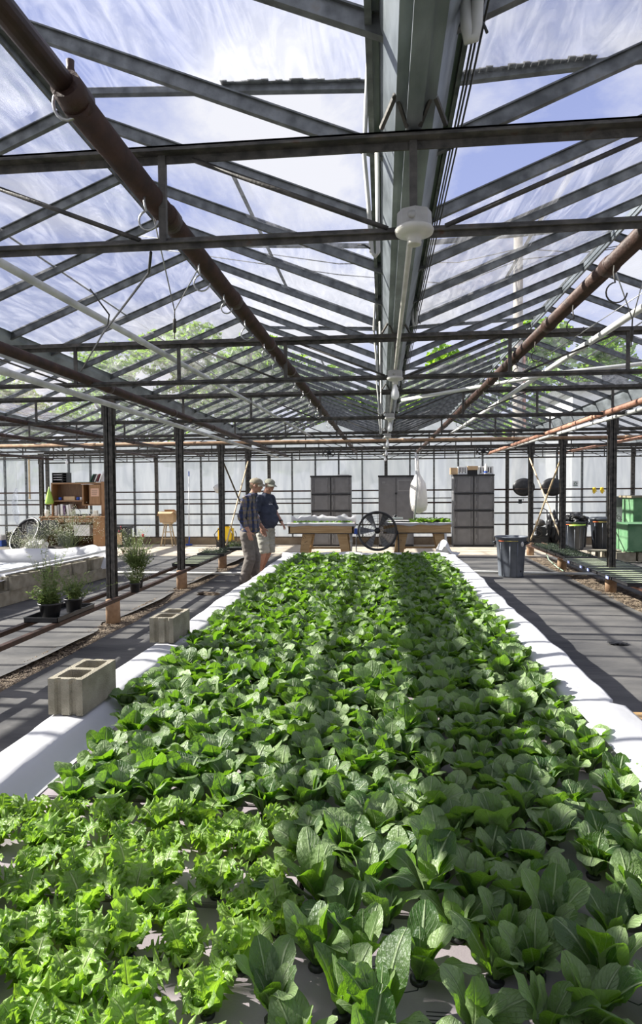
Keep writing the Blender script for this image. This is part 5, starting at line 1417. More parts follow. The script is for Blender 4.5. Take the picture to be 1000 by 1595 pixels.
drum_fan(-.12, 14.35, .635, .43, 'large black drum fan on a wheeled stand between the two grow tables')
drum_fan(-8.55, 14.6, .46, .45, 'black drum fan tilted upward behind the far left bed', tilt=R(-32), yaw=R(-25), stand=False)
bm = BM(); bar(bm, (-8.95, 14.45, .28), (-8.9, 14.4, .0), .03, .03); bar(bm, (-8.15, 14.45, .28), (-8.15, 14.4, .0), .03, .03); bar(bm, (-8.97, 14.7, .02), (-8.1, 14.7, .02), .04, .04); single('fan_support', bm, M_black, 'black feet under the tilted drum fan', 'stand')
single('plastic_bag', crumple((-8.05, 14.0, .22), (.26, .2, .24), 21, .35), M_bagw, 'crumpled white plastic bag in front of the tilted drum fan', 'bag')
single('dark_heap', crumple((-9.2, 13.8, .06), (.45, .3, .12), 23, .4), M_black, 'flat black heap of sheeting at the left edge behind the left bed', 'sheeting')

# cabinets
def cabinet(x0, x1, y, z1, lab, bands, doors=False, name='storage_cabinet', logo=False, base=False):
    t = thing(name, lab, 'cabinet', ((x0 + x1) / 2, y + .2, 0)); d = .45; xc = (x0 + x1) / 2
    bm = BM(); box(bm, x0, x1, y, y + d, .0, z1 - .04, bev=.008); part('body', bm, M_grey, t)
    bm = BM(); box(bm, x0 - .01, x1 + .01, y - .015, y + d, z1 - .045, z1); part('top', bm, M_black, t)
    bm = BM(); box(bm, x0 + .01, x1 - .01, y - .012, y + d - .02, .0, .05); part('base', bm, M_black, t)
    if not doors:
        n_ = bands
        for side, (a, b) in enumerate(((x0, xc - .02), (xc + .02, x1))):
            for k in range(n_):
                za, zb_ = .06 + (z1 - .12) * k / n_, .06 + (z1 - .12) * (k + 1) / n_
                bm = BM(); box(bm, a + .10, b - .06, y - .014, y, za + .04, zb_ - .03, bev=.003)
                for xx in (a + .02, a + .065, b - .05, b - .02): box(bm, xx, xx + .02, y - .018, y, za + .05, zb_ - .02)
                for xx in (a + .015, b - .055): box(bm, xx, xx + .05, y - .022, y, za + .16, za + .26)
                part('panel', bm, M_grey, t)
                bm = BM(); box(bm, a + .008, a + .018, y - .012, y, za + .03, zb_); box(bm, b - .085, b - .075, y - .012, y, za + .03, zb_); part('edge_rib', bm, M_greyl, t)
        bm = BM()
        for k in range(1, n_): z = .06 + (z1 - .12) * k / n_; box(bm, x0 + .03, x1 - .01, y - .024, y, z - .02, z + .02)
        box(bm, xc - .015, xc + .012, y - .022, y, .05, z1 - .05); part('joint_band', bm, M_black, t)
    else:
        for side, (a, b) in enumerate(((x0 + .03, xc - .01), (xc + .01, x1 - .03))):
            bm = BM(); box(bm, a, b, y - .02, y, .06, z1 - .07, bev=.006); dr = part('door', bm, M_grey, t)
            for (za, zb_) in ((.12, .52), (.60, .98), (1.06, 1.44), (1.52, z1 - .14)):
                bm = BM(); box(bm, a + .05, b - .05, y - .026, y - .018, za, zb_, bev=.003); 
                bx = BM(); box(bx, a + .045, b - .045, y - .024, y - .02, za - .008, zb_ + .008)
                part('recessed_frame', bx, M_greyl if za > 1.4 and side == 1 else M_grey, dr); part('raised_panel', bm, M_grey, dr)
        bm = BM(); box(bm, xc - .03, xc + .03, y - .035, y - .02, 1.42, 1.47); part('latch', bm, M_black, t)
        bm = BM()
        for k in range(14): box(bm, x0 + .10 + (k % 5) * .018, x0 + .108 + (k % 5) * .018 + random.uniform(0, .006), y - .0275, y - .026, 1.76 - .02 * (k // 5), 1.768 - .02 * (k // 5))
        box(bm, x0 + .10, x0 + .30, y - .0275, y - .026, 1.68, 1.683); part('tiny_label', bm, M_greyl, t)
    return t
cabinet(-1.97, -.86, 17.35, 1.95, 'grey banded plastic cabinet standing behind the left grow table', 4)
bm = BM(); box(bm, -1.24, -.92, 17.45, 17.7, 1.952, 1.975); single('paper_stack', bm, M_paper, 'thin stack of paper on the cabinet behind the left grow table', 'paper')
cabinet(-.11, .84, 17.35, 1.94, 'grey two-door plastic cabinet behind the drum fan and hanging bag', 4, True)
cabinet(1.90, 2.98, 17.35, 1.945, 'tallest-looking grey banded cabinet with cartons on top', 4)
def carton(x0, x1, y0, y1, z0, z1, m_, lab, txt=None, marks=True):
    t = thing('carton', lab, 'box', ((x0 + x1) / 2, (y0 + y1) / 2, z0))
    bm = BM(); box(bm, x0, x1, y0, y1, z0, z1, bev=.003); part('box', bm, m_, t)
    if marks:
        bm = BM()
        for k in range(5):
            xx = x0 + .015 + k * (x1 - x0 - .03) / 5; box(bm, xx, xx + (x1 - x0) / 12, y0 - .002, y0, z0 + .03 + .03 * (k % 2), z1 - .03)
        part('printed_marks', bm, M_ink, t)
    return t
carton(1.83, 2.02, 17.4, 17.6, 1.947, 2.13, M_card, 'plain beige carton at the left end of the cabinet top', marks=False)
carton(2.03, 2.27, 17.37, 17.6, 1.947, 2.16, M_white, 'white carton with black printed bars on the cabinet top, left of centre')
t = carton(2.30, 2.55, 17.4, 17.6, 1.947, 2.06, M_ink, 'low dark carton in the middle of the cabinet top', marks=False)
carton(2.29, 2.56, 17.38, 17.62, 2.062, 2.17, M_card, 'beige carton resting on the low dark carton', marks=False)
t = carton(2.60, 2.96, 17.37, 17.62, 1.947, 2.16, M_white, 'white carton with printed marks at the right end of the cabinet top')
t = thing('water_bottle', 'clear bottle with blue band in front of the right carton on the cabinet', 'bottle', (2.76, 17.33 + .03, 1.947))
bm = BM(); lathe(bm, (2.76, 17.36, 1.947), [(0, 0), (.045, 0), (.047, .02), (.047, .2), (.02, .25), (.018, .28), (0, .28)], 18); part('bottle', bm, M_bagw, t)
bm = BM(); lathe(bm, (2.76, 17.36, 1.95), [(.0485, .03), (.0485, .08)], 18); part('band', bm, M_blue, t)

# hanging white bag
t = thing('hanging_bag', 'full white plastic bag hanging before the two-door cabinet', 'bag', (.84, 15.05, 1.02))
bm = BM(); rnd_ = random.Random(3)
prof = [(0, 1.02), (.10, 1.03), (.17, 1.07), (.205, 1.2), (.20, 1.4), (.20, 1.55), (.17, 1.70), (.10, 1.82), (.045, 1.92), (.03, 2.1), (.025, 2.35)]
lathe(bm, (.84, 15.05, 0), prof, 48)
for v in bm.verts:
    k = math.atan2(v.co.y - 15.05, v.co.x - .84); f = noise.noise(Vector((v.co.x * 9, v.co.y * 9, v.co.z * 3)))
    v.co.x += (v.co.x - .84) * (.10 * f + .03 * math.sin(k * 9)) - .02 * (v.co.z - 1.4); v.co.y += (v.co.y - 15.05) * .1 * f
    if v.co.z < 1.15: v.co.z -= .03 * math.sin(k)
part('bag', bm, M_bagw, t)
bm = BM(); tube(bm, [(.82, 15.05, 2.3), (.935, 15.05, 2.53)], .004, 6); part('string', bm, M_wpipe, t)

# ---------------- left back corner: desk, hutch, etc.
t = thing('wooden_desk', 'oak desk with knee space against the back wall at the left', 'desk', (-8.7, 17.4, 0))
y0, y1 = 17.05, 17.75
bm = BM(); box(bm, -9.68, -7.72, y0 - .02, y1, .82, .86, bev=.004); part('top', bm, M_oak, t)
bm = BM(); box(bm, -9.64, -9.60, y0, y1, 0, .82); box(bm, -8.10, -8.05, y0, y1, 0, .82); part('side_panel', bm, M_oak, t)
bm = BM(); box(bm, -8.05, -7.76, y0, y1, 0, .82); part('end_panel', bm, M_oak, t)
bm = BM(); box(bm, -9.60, -8.10, y1 - .04, y1, 0, .82); part('back_panel', bm, M_oakd, t)
for a, b in ((-9.58, -8.95), (-8.9, -8.12)):
    bm = BM(); box(bm, a, b, y0 - .012, y0 + .01, .70, .80, bev=.003); part('drawer', bm, M_oak, t)
t = thing('desk_hutch', 'oak hutch with shelves and a cupboard door standing on the desk', 'hutch', (-8.7, 17.55, .86))
hy0, hy1 = 17.40, 17.72
bm = BM(); box(bm, -9.50, -7.86, hy0, hy1, 1.78, 1.82); box(bm, -9.50, -8.55, hy0, hy1, 1.28, 1.31); box(bm, -8.56, -7.98, hy0, hy1, 1.16, 1.19); part('shelf', bm, M_oak, t)
bm = BM(); box(bm, -9.50, -9.46, hy0, hy1, .86, 1.80); box(bm, -8.57, -8.53, hy0, hy1, 1.18, 1.80); part('side_panel', bm, M_oak, t)
bm = BM(); box(bm, -8.00, -7.86, hy0 - .01, hy1, .86, 1.84); part('end_panel', bm, M_oak, t)
bm = BM(); box(bm, -9.46, -8.55, hy1 - .02, hy1, 1.05, 1.80); box(bm, -8.55, -8.0, hy1 - .02, hy1, 1.18, 1.8); part('back_panel', bm, M_oakd, t)
bm = BM(); box(bm, -8.35, -8.01, hy0 - .02, hy0, 1.20, 1.76, bev=.004); dr = part('door', bm, M_oak, t)
bm = BM(); box(bm, -8.30, -8.08 + .02, hy0 - .024, hy0 - .02, 1.42, 1.65); part('notice', bm, M_pink, dr, 'peach notice sheet')
bm = BM()
for k in range(6): box(bm, -8.27, -8.10 + random.uniform(-.03, .01), hy0 - .0255, hy0 - .024, 1.60 - k * .027, 1.607 - k * .027)
part('notice_text', bm, M_ink, dr)
t = thing('file_organizer', 'black stacked file organizer on top of the hutch', 'organizer', (-9.25, 17.5, 1.82))
bm = BM()
for z in (1.82, 1.89, 1.96, 2.03, 2.10): box(bm, -9.46, -9.02, 17.40, 17.68, z, z + .008)
for x in (-9.46, -9.16, -9.03): box(bm, x, x + .012, 17.40, 17.68, 1.82, 2.11)
box(bm, -9.46, -9.02, 17.66, 17.68, 1.82, 2.11); part('tray_frame', bm, M_black, t)
bm = BM()
for z in (1.90, 1.97, 2.04): box(bm, -9.43, -9.18, 17.42, 17.64, z, z + .018)
part('papers', bm, M_paper, t)
BK = [M_green, M_white, M_ink, M_paper, mat('purple_binder', (.12, .05, .16)), M_white, M_candk]
for k in range(5):
    bm = BM(); x = -8.30 + k * .065; box(bm, x, x + .028, 17.42, 17.64, 1.83, 2.07, rot=(0, R(28 - 2 * k), 0)); single('book', bm, [mat('dark_green_cover', (.02, .09, .05)), M_ink, M_paper, mat('maroon_cover', (.15, .02, .03)), M_white][k], ['dark green', 'black', 'grey', 'maroon', 'white'][k] + ' book leaning in the row on top of the hutch, %s from the left' % ORD[k], 'book', 'books leaning on the hutch')
single('tissue_cone', (lambda b: (lathe(b, (-7.99, 17.53, 1.842), [(.09, 0), (.07, .1), (.035, .2), (.01, .30), (0, .31)], 16), b)[1])(BM()), M_bagw, 'white peaked plastic bag standing on the right end of the hutch', 'bag')
bm = BM(); box(bm, -8.78, -8.25, 17.41, 17.6, 1.823, 1.835, rot=(0, 0, .1)); single('folder', bm, mat('green_folder', (.03, .13, .07)), 'green folder lying flat in the middle of the hutch top', 'folder')
bm = BM(); box(bm, -8.55, -8.22, 17.30, 17.42, 1.76, 1.775, rot=(0, 0, 0)); single('paper_sheet', bm, M_paper, 'pale sheet of paper overhanging the hutch top', 'paper')
for k in range(6):
    bm = BM(); x = -9.42 + k * .09; box(bm, x, x + (.045 if k % 2 else .07), 17.42, 17.66, .872, .872 + .29 + .02 * (k % 3), rot=(0, R(-1 - 3 * max(0, k - 2)), 0)); single('binder', bm, [M_paper, M_greyl, M_white, BK[4], M_white, M_paper][k], ['grey', 'slate', 'white', 'purple', 'broad white', 'pale grey'][k] + ' binder on the desk under the hutch, %s from the left' % ORD[k], 'binder', 'binders on the desk')
bm = BM(); lathe(bm, (-9.53, 17.2, .862), [(0, 0), (.06, 0), (.06, .17), (.05, .19), (0, .19)], 16); single('jar', bm, M_bagw, 'clear jar at the left end of the desk', 'jar')
bm = BM(); box(bm, -9.15, -8.82, 17.45, 17.6, 1.312, 1.42); single('cardboard_box', bm, M_card, 'small cardboard box on the hutch shelf', 'box')
for x, m_, lab in ((-9.28, M_blue, 'small blue pot left of the cardboard box on the hutch shelf'), (-8.74, M_blue, 'blue tin right of the cardboard box on the hutch shelf'), (-8.64, M_paper, 'pale tin at the right of the hutch shelf')):
    bm = BM(); lathe(bm, (x, 17.5, 1.312), [(0, 0), (.045, 0), (.045, .09), (0, .09)], 14); single('tin', bm, m_, lab, 'tin')
bm = BM(); box(bm, -8.22, -8.02, 17.2, 17.35, .862, .93, bev=.01); box(bm, -8.18, -8.06, 17.25, 17.33, .93, 1.02, bev=.01); single('label_printer', bm, M_porc, 'small beige machine on the right of the desk', 'machine')
bm = BM(); tube(bm, [(-8.70, 17.5, .865), (-8.68, 17.5, 1.0), (-8.76, 17.45, 1.10), (-8.86, 17.4, 1.08)], .008, 6); lathe(bm, (-8.70, 17.5, .862), [(0, 0), (.06, 0), (.06, .012), (0, .015)], 16); single('desk_lamp', bm, M_candk, 'thin dark bent desk lamp under the hutch', 'lamp')
for a, b, z0, z1, m_, lab in ((-9.2, -8.75, .0, .42, M_candk, 'dark tub in the left of the desk knee space'), (-8.72, -8.25, .30, .62, M_white, 'pale carton in the desk knee space')):
    bm = BM(); box(bm, a, b, 17.15, 17.5, z0 + .005, z1, bev=.01); single('storage_tub', bm, m_, lab, 'tub')
# green bag on hutch
single('green_bag', (lambda b: (lathe(b, (-9.53, 17.35, 1.20), [(0, 0), (.10, .01), (.12, .06), (.085, .22), (.04, .38), (.012, .50), (0, .51)], 20), b)[1])(BM()), M_lime, 'lime green plastic bag hanging from the left corner of the hutch', 'bag')
# black crate and boxes right of desk
t = thing('black_crate', 'black crate with a cardboard box inside, right of the desk', 'crate', (-7.4, 17.3, 0))
bm = BM(); box(bm, -7.70, -7.16, 17.1, 17.55, .0, .50, bev=.01); part('body', bm, M_black, t)
bm = BM(); box(bm, -7.66, -7.28, 17.085, 17.1, .06, .40); part('cardboard_front', bm, M_card, t)
bm = BM(); box(bm, -7.74, -7.13, 17.08, 17.6, .50, .57, bev=.01); part('lid', bm, M_black, t)
bm = BM(); lathe(bm, (-10.55, 17.2, .0), [(0, 0), (.17, 0), (.21, .40), (.22, .41), (.20, .41), (.16, .02), (0, .02)], 24); single('waste_bin', bm, M_black, 'small black open bin at the back wall left of the tilted fan', 'bin')
bm = BM(); box(bm, -11.2, -10.85, 17.1, 17.5, .005, .18, bev=.01); single('storage_tub', bm, M_blue, 'blue tub on the floor at the left edge by the back wall', 'tub')
bm = BM(); box(bm, -11.2, -10.85, 17.1, 17.5, .183, .33, bev=.02); single('storage_tub', bm, M_bagw, 'white tub stacked on the blue tub at the left edge', 'tub')
t = thing('office_chair', 'black office chair back showing behind the tilted drum fan', 'chair', (-8.95, 16.2, 0))
bm = BM(); box(bm, -9.2, -8.75, 16.3, 16.38, .55, .80, bev=.03); part('backrest', bm, M_black, t)
bm = BM(); box(bm, -9.2, -8.75, 15.9, 16.35, .42, .49, bev=.03); part('seat', bm, M_black, t)
bm = BM(); tube(bm, [(-8.97, 16.1, .06), (-8.97, 16.1, .43)], .03, 10); tube(bm, [(-8.97, 16.3, .42), (-8.97, 16.36, .58)], .02, 8)
for k in range(5): a = k * 2 * PI / 5; tube(bm, [(-8.97, 16.1, .08), (-8.97 + .27 * math.cos(a), 16.1 + .27 * math.sin(a), .05)], .018, 8)
part('base', bm, M_black, t)
for k in range(5):
    a = k * 2 * PI / 5; bm = BM(); blob(bm, (-8.97 + .27 * math.cos(a), 16.1 + .27 * math.sin(a), .028), .028); part('caster', bm, M_black, t)
# hanging bags / strips left
t = thing('hanging_bag', 'long empty clear plastic bag hanging by a string at the far left', 'bag', (-10.85, 17.86, .61))
bm = BM(); tube(bm, [(-10.83, 17.86, 1.69), (-10.87, 17.86, 1.44), (-10.89, 17.86, 1.17), (-10.85, 17.86, .90), (-10.83, 17.86, .61)], [.02, .075, .095, .10, .03], 12); part('bag', bm, M_clear, t)
bm = BM(); tube(bm, [(-10.83, 17.86, 1.68), (-10.81, 17.86, 2.42), (-10.81, 17.96, 2.50)], .003, 5); part('string', bm, M_wpipe, t)
bm = BM(); box(bm, -10.47, -10.43, 17.90, 17.935, 1.40, 2.64); box(bm, -10.475, -10.425, 17.89, 17.93, 1.35, 1.42); single('wooden_strip', bm, M_bamboo, 'narrow tan wooden strip hanging from the wall rail beside the far left post', 'strip')
t = thing('ceiling_lamp', 'bare white bulb hanging over the desk area at the left', 'lamp', (-8.75, 16.9, 2.38))
bm = BM(); lathe(bm, (-8.75, 16.9, 2.36), [(0, .10), (.02, .10), (.022, .06), (.035, .02), (.03, -.02), (0, -.035)], 16); part('bulb', bm, M_bulb, t)
bm = BM(); tube(bm, [(-8.75, 16.9, 2.46), (-8.75, 16.9, 2.6)], .01, 6); part('socket', bm, M_porc, t)
# stool with carton
t = thing('wooden_stool', 'round-legged wooden stool by the back wall carrying a carton', 'stool', (-6.05, 17.4, 0))
bm = BM(); lathe(bm, (-6.05, 17.4, .63), [(0, 0), (.15, 0), (.16, .02), (.15, .04), (0, .04)], 24); part('seat', bm, M_bamboo, t)
for k in range(4):
    a = PI / 4 + k * PI / 2; bm = BM(); tube(bm, [(-6.05 + .10 * math.cos(a), 17.4 + .10 * math.sin(a), .63), (-6.05 + .24 * math.cos(a), 17.4 + .20 * math.sin(a), 0)], [.02, .018], 8); part('leg', bm, M_bamboo, t)
for z in (.22, .40):
    f = (0.63 - z) / .63; q = .10 + .14 * f; bm = BM()
    for k in range(4): a, b = PI / 4 + k * PI / 2, PI / 4 + (k + 1) * PI / 2; tube(bm, [(-6.05 + q * math.cos(a), 17.4 + (q - .02 * f) * math.sin(a), z), (-6.05 + q * math.cos(b), 17.4 + (q - .02 * f) * math.sin(b), z)], .010, 6)
    part('rung', bm, M_bamboo, t)
t = thing('cardboard_box', 'flared cardboard carton standing on the wooden stool', 'box', (-6.05, 17.4, .67))
bm = BM()
lo = [(-.19, -.14), (.19, -.14), (.19, .14), (-.19, .14)]; hi = [(-.22, -.17), (.22, -.17), (.22, .17), (-.22, .17)]
a = [bm.verts.new((-6.05 + p, 17.4 + q, .672)) for p, q in lo]; b = [bm.verts.new((-6.05 + p, 17.4 + q, .98)) for p, q in hi]
bm.faces.new(a[::-1])
for k in range(4): bm.faces.new((a[k], a[(k + 1) % 4], b[(k + 1) % 4], b[k]))
part('box', bm, M_card, t)
bm = BM(); quad(bm, (-6.27, 17.23, .98), (-5.83, 17.23, .98), (-5.86, 17.12, .93), (-6.24, 17.12, .93)); quad(bm, (-6.27, 17.23, .98), (-6.27, 17.57, .98), (-6.33, 17.55, .86), (-6.33, 17.25, .86)); quad(bm, (-5.83, 17.23, .98), (-5.83, 17.57, .98), (-5.76, 17.55, .88), (-5.76, 17.25, .88)); quad(bm, (-6.2, 17.57, .98), (-5.85, 17.57, .98), (-5.9, 17.5, 1.03), (-6.2, 17.5, 1.03)); part('flap', bm, M_card, t)
# mop
t = thing('mop', 'thin pale-handled blue mop leaning on the back wall', 'mop', (-5.48, 17.6, 0))
bm = BM(); tube(bm, [(-5.50, 17.55, .06), (-5.56, 17.85, 2.02)], .011, 8); part('handle', bm, M_wpipe, t)
bm = BM(); tube(bm, [(-5.559, 17.84, 1.98), (-5.564, 17.86, 2.12)], .016, 8); part('grip', bm, M_blue, t)
bm = BM(); box(bm, -5.58, -5.40, 17.48, 17.58, .005, .05, bev=.01); tube(bm, [(-5.50, 17.55, .04), (-5.49, 17.58, .25)], .02, 8); part('head', bm, M_blue, t)
# yellow backpack sprayer
t = thing('backpack_sprayer', 'yellow backpack sprayer with black straps by the back wall', 'sprayer', (-4.36, 17.3, 0))
bm = BM(); box(bm, -4.58, -4.14, 17.2, 17.42, .14, .56, bev=.05); part('tank', bm, M_yellow, t)
bm = BM(); lathe(bm, (-4.36, 17.31, .56), [(0, .06), (.08, .06), (.09, 0), (0, 0)], 20); part('cap', bm, M_black, t)
bm = BM(); tube(bm, [(-4.52, 17.16, .5), (-4.62, 17.05, .35), (-4.56, 17.12, .12)], .014, 6); tube(bm, [(-4.2, 17.16, .5), (-4.10, 17.05, .35), (-4.16, 17.12, .12)], .014, 6); box(bm, -4.60, -4.12, 17.15, 17.45, .0, .14, bev=.02); tube(bm, [(-4.08, 17.3, .1), (-4.04, 17.2, .35), (-4.08, 17.2, .45)], .012, 6); part('frame_and_straps', bm, M_black, t)
t = thing('hanging_jug', 'translucent white jug hung on the back wall pipe behind the left column', 'jug', (-4.55, YW - .2, 1.48))
bm = BM(); lathe(bm, (0, 0, 0), [(0, 0), (.10, 0), (.12, .04), (.12, .17), (.07, .22), (.05, .26), (0, .26)], 20); bmesh.ops.transform(bm, matrix=Matrix.Translation((-4.68, YW - .26, 1.62)) @ Matrix.Rotation(R(60), 4, 'Y') @ Matrix.Translation((0, 0, -.1)), verts=bm.verts); part('body', bm, M_bagw, t)
bm = BM(); tube(bm, [(-4.6, YW - .2, 1.50), (-4.5, YW - .18, 1.44), (-4.5, YW - .14, 1.52)], .008, 6); part('hook', bm, M_black, t)
# electric lead on back wall, sheeting bits on the floor
single('fabric_scrap', crumple((2.36, 6.6, .015), (.09, .05, .012), 31, .6, 3), M_black, 'torn black scrap on the fabric right of the bed, the left one', 'scrap')
single('fabric_scrap', crumple((3.0, 6.95, .015), (.16, .06, .02), 33, .6, 3), M_black, 'larger torn black scrap on the fabric right of the bed', 'scrap')
single('rubble', crumple((-2.62, 9.3, .02), (.15, .05, .03), 35, .6, 3), M_gravel, 'small heap of pale rubble at the left foot of the bed near the men', 'rubble')
bm = BM(); tube(bm, [(3.30, 13.3, .32), (3.28, 12.9, .15), (3.34, 12.5, .05), (3.32, 12.0, .04)], .01, 6); single('garden_hose', bm, mat('pale_green_hose', (.3, .42, .3)), 'pale green hose trailing off the far end of the right rails', 'hose')

# ================================================================== PEOPLE
def cap_seg(bm, a, b, ra, rb, seg=14):
    a, b = Vector(a), Vector(b); blob(bm, a, ra, 3); blob(bm, b, rb, 3); tube(bm, [a, b], [ra, rb], seg)
def ell(bm, c, r_, rot=None):
    M_ = Matrix.Translation(Vector(c))
    if rot is not None: M_ = M_ @ rot
    M_ = M_ @ Matrix.Diagonal((*r_, 1)); bmesh.ops.create_icosphere(bm, subdivisions=3, radius=1, matrix=M_)
def hand(bm, w, d, n_, th, curl=.5, spread=.10, sc=1.0):
    """w wrist, d pointing dir, n_ back-of-hand normal, th thumb side"""
    w, d, n_, th = Vector(w), Vector(d).normalized(), Vector(n_).normalized(), Vector(th).normalized()
    pc = w + d * .05 * sc
    M3 = Matrix((th * .042 * sc, n_ * .015 * sc, d * .055 * sc)).transposed().to_4x4(); M3.translation = pc
    bmesh.ops.create_icosphere(bm, subdivisions=3, radius=1, matrix=M3)
    for k, (off, L) in enumerate(((.028, .072), (.010, .080), (-.009, .075), (-.027, .058))):
        p = w + d * .088 * sc + th * off * sc; a = 0; q = [p]
        for s_, (f, c_) in enumerate(((.45, .25), (.32, .9), (.23, .6))):
            a += curl * c_; dd = (d * math.cos(a) - n_ * math.sin(a) + th * spread * (1.5 - k) * .6).normalized(); q.append(q[-1] + dd * L * f * sc)
        for s_ in range(3): cap_seg(bm, q[s_], q[s_ + 1], .0095 * sc * (1 - .1 * s_), .0085 * sc * (1 - .1 * s_), 8)
    p = w + d * .03 * sc + th * .03 * sc; q = [p, p + (d * .6 + th * .8 - n_ * .2).normalized() * .04 * sc]; q.append(q[1] + (d * .9 + th * .3 - n_ * .3).normalized() * .032 * sc)
    cap_seg(bm, q[0], q[1], .014 * sc, .011 * sc, 8); cap_seg(bm, q[1], q[2], .011 * sc, .009 * sc, 8)
def head(bm, c, fw, rt, tilt=0.0, full=1.0):
    """c head centre; fw facing dir, rt right dir"""
    c, fw, rt = Vector(c), Vector(fw).normalized(), Vector(rt).normalized(); up = rt.cross(fw).normalized()
    if up.z < 0: up = -up
    def e_(f, r_, u, rad):
        M_ = Matrix((fw * rad[0], rt * rad[1], up * rad[2])).transposed().to_4x4(); M_.translation = c + fw * f + rt * r_ + up * u
        bmesh.ops.create_icosphere(bm, subdivisions=3, radius=1, matrix=M_)
    e_(-.01, 0, .025, (.098, .077, .095)); e_(.02, 0, -.035, (.075, .064, .075)); e_(.055, 0, -.085, (.034, .036, .026))   # cranium, face, chin
    e_(.088, 0, -.012, (.016, .011, .026)); e_(.098, 0, -.028, (.015, .015, .012))                                     # nose
    e_(.070, 0, -.057, (.020, .026, .007)); e_(.068, 0, -.068, (.019, .023, .007))                                     # lips
    for s_ in (-1, 1):
        e_(.066, s_ * .030, .022, (.018, .022, .009)); e_(.060, s_ * .042, -.022, (.022, .020, .022)); e_(-.005, s_ * .080, -.01, (.020, .010, .032))  # brow, cheek, ear
        e_(.020, s_ * .045, -.07, (.045, .018, .022))
    return fw, rt, up
def capmesh(c, fw, rt, up, m_, t, logo=False):
    def T(f, r_, u): return Vector(c) + fw * f + rt * r_ + up * u
    bm = BM()
    def dome(u, v):
        a = 2 * PI * u; p = v * PI / 2
        return T(-.008 + .112 * math.cos(a) * math.cos(p) , .091 * math.sin(a) * math.cos(p),   .040 + .082 * math.sin(p) ** .85)
    grid(bm, dome, 40, 12); cp = part('cap', bm, m_, t, 'baseball cap')
    bm = BM()
    for dz, flip in ((0, 0), (-.006, 1)):
        def brim(u, v):
            a = (u - .5) * 2.3; r_ = .092 + .070 * v * math.cos(a * .9)
            return T(-.008 + (r_ + .012) * math.cos(a), .91 * r_ * math.sin(a),   .044 - .036 * v - .35 * (math.sin(a) ** 2) * .06 + dz)
        grid(bm, brim, 20, 8)
    part('brim', bm, m_, cp)
    bm = BM(); blob(bm, T(-.008, 0, .123), .008, 1); part('button', bm, m_, cp)
def plaid():
    M = bpy.data.materials.new('plaid_flannel'); M.use_nodes = True
    n = M.node_tree.nodes; l = M.node_tree.links; b = n['Principled BSDF']; b.inputs['Roughness'].default_value = .85
    tc = n.new('ShaderNodeTexCoord'); sp = n.new('ShaderNodeSeparateXYZ'); l.new(tc.outputs['Object'], sp.inputs[0])
    nz_ = n.new('ShaderNodeTexNoise'); nz_.inputs['Scale'].default_value = 6; l.new(tc.outputs['Object'], nz_.inputs['Vector'])
    def stripes(src, freq, lo, hi, ph=0):
        a = n.new('ShaderNodeMath'); a.operation = 'MULTIPLY_ADD'; a.inputs[1].default_value = freq; a.inputs[2].default_value = ph; l.new(src, a.inputs[0])
        ad = n.new('ShaderNodeMath'); ad.operation = 'MULTIPLY_ADD'; ad.inputs[1].default_value = 1.6; l.new(nz_.outputs[0], ad.inputs[0]); l.new(a.outputs[0], ad.inputs[2])
        s = n.new('ShaderNodeMath'); s.operation = 'SINE'; l.new(ad.outputs[0], s.inputs[0])
        r = n.new('ShaderNodeMapRange'); r.inputs[1].default_value = lo; r.inputs[2].default_value = hi; l.new(s.outputs[0], r.inputs[0]); return r.outputs[0]
    xy = n.new('ShaderNodeMath'); xy.operation = 'ADD'; l.new(sp.outputs['X'], xy.inputs[0]); l.new(sp.outputs['Y'], xy.inputs[1])
    v1 = stripes(xy.outputs[0], 42, 0.15, .35); h1 = stripes(sp.outputs['Z'], 38, .35, .5); v2 = stripes(xy.outputs[0], 42, -.97, -.92); h2 = stripes(sp.outputs['Z'], 38, -.97, -.92)
    base = n.new('ShaderNodeMixRGB'); base.inputs[1].default_value = (.19, .15, .095, 1); base.inputs[2].default_value = (.018, .022, .045, 1); l.new(v1, base.inputs[0])
    m2 = n.new('ShaderNodeMixRGB'); m2.inputs[2].default_value = (.02, .035, .11, 1); l.new(base.outputs[0], m2.inputs[1])
    hf = n.new('ShaderNodeMath'); hf.operation = 'MULTIPLY'; hf.inputs[1].default_value = .5; l.new(h1, hf.inputs[0]); l.new(hf.outputs[0], m2.inputs[0])
    inv = n.new('ShaderNodeMath'); inv.operation = 'MULTIPLY'; l.new(v2, inv.inputs[0]); l.new(h2, inv.inputs[1])
    iv = n.new('ShaderNodeMath'); iv.operation = 'SUBTRACT'; iv.inputs[0].default_value = .45; iv.use_clamp = True; l.new(inv.outputs[0], iv.inputs[1])
    m3 = n.new('ShaderNodeMixRGB'); m3.inputs[2].default_value = (.025, .06, .26, 1); l.new(m2.outputs[0], m3.inputs[1]); l.new(iv.outputs[0], m3.inputs[0])
    l.new(m3.outputs[0], b.inputs['Base Color'])
    bp = n.new('ShaderNodeBump'); bp.inputs['Strength'].default_value = .8; bp.inputs['Distance'].default_value = .02
    z2 = n.new('ShaderNodeTexNoise'); z2.inputs['Scale'].default_value = 14; l.new(tc.outputs['Object'], z2.inputs['Vector']); l.new(z2.outputs[0], bp.inputs['Height']); l.new(bp.outputs[0], b.inputs['Normal'])
    return M
M_plaid = plaid()
def wrinkle(bm, amp, sc, seed=0):
    bm.normal_update()
    for v in bm.verts:
        v.co += v.normal * amp * (noise.noise(Vector((v.co.x * sc, v.co.y * sc, v.co.z * sc * 1.9 + seed))))

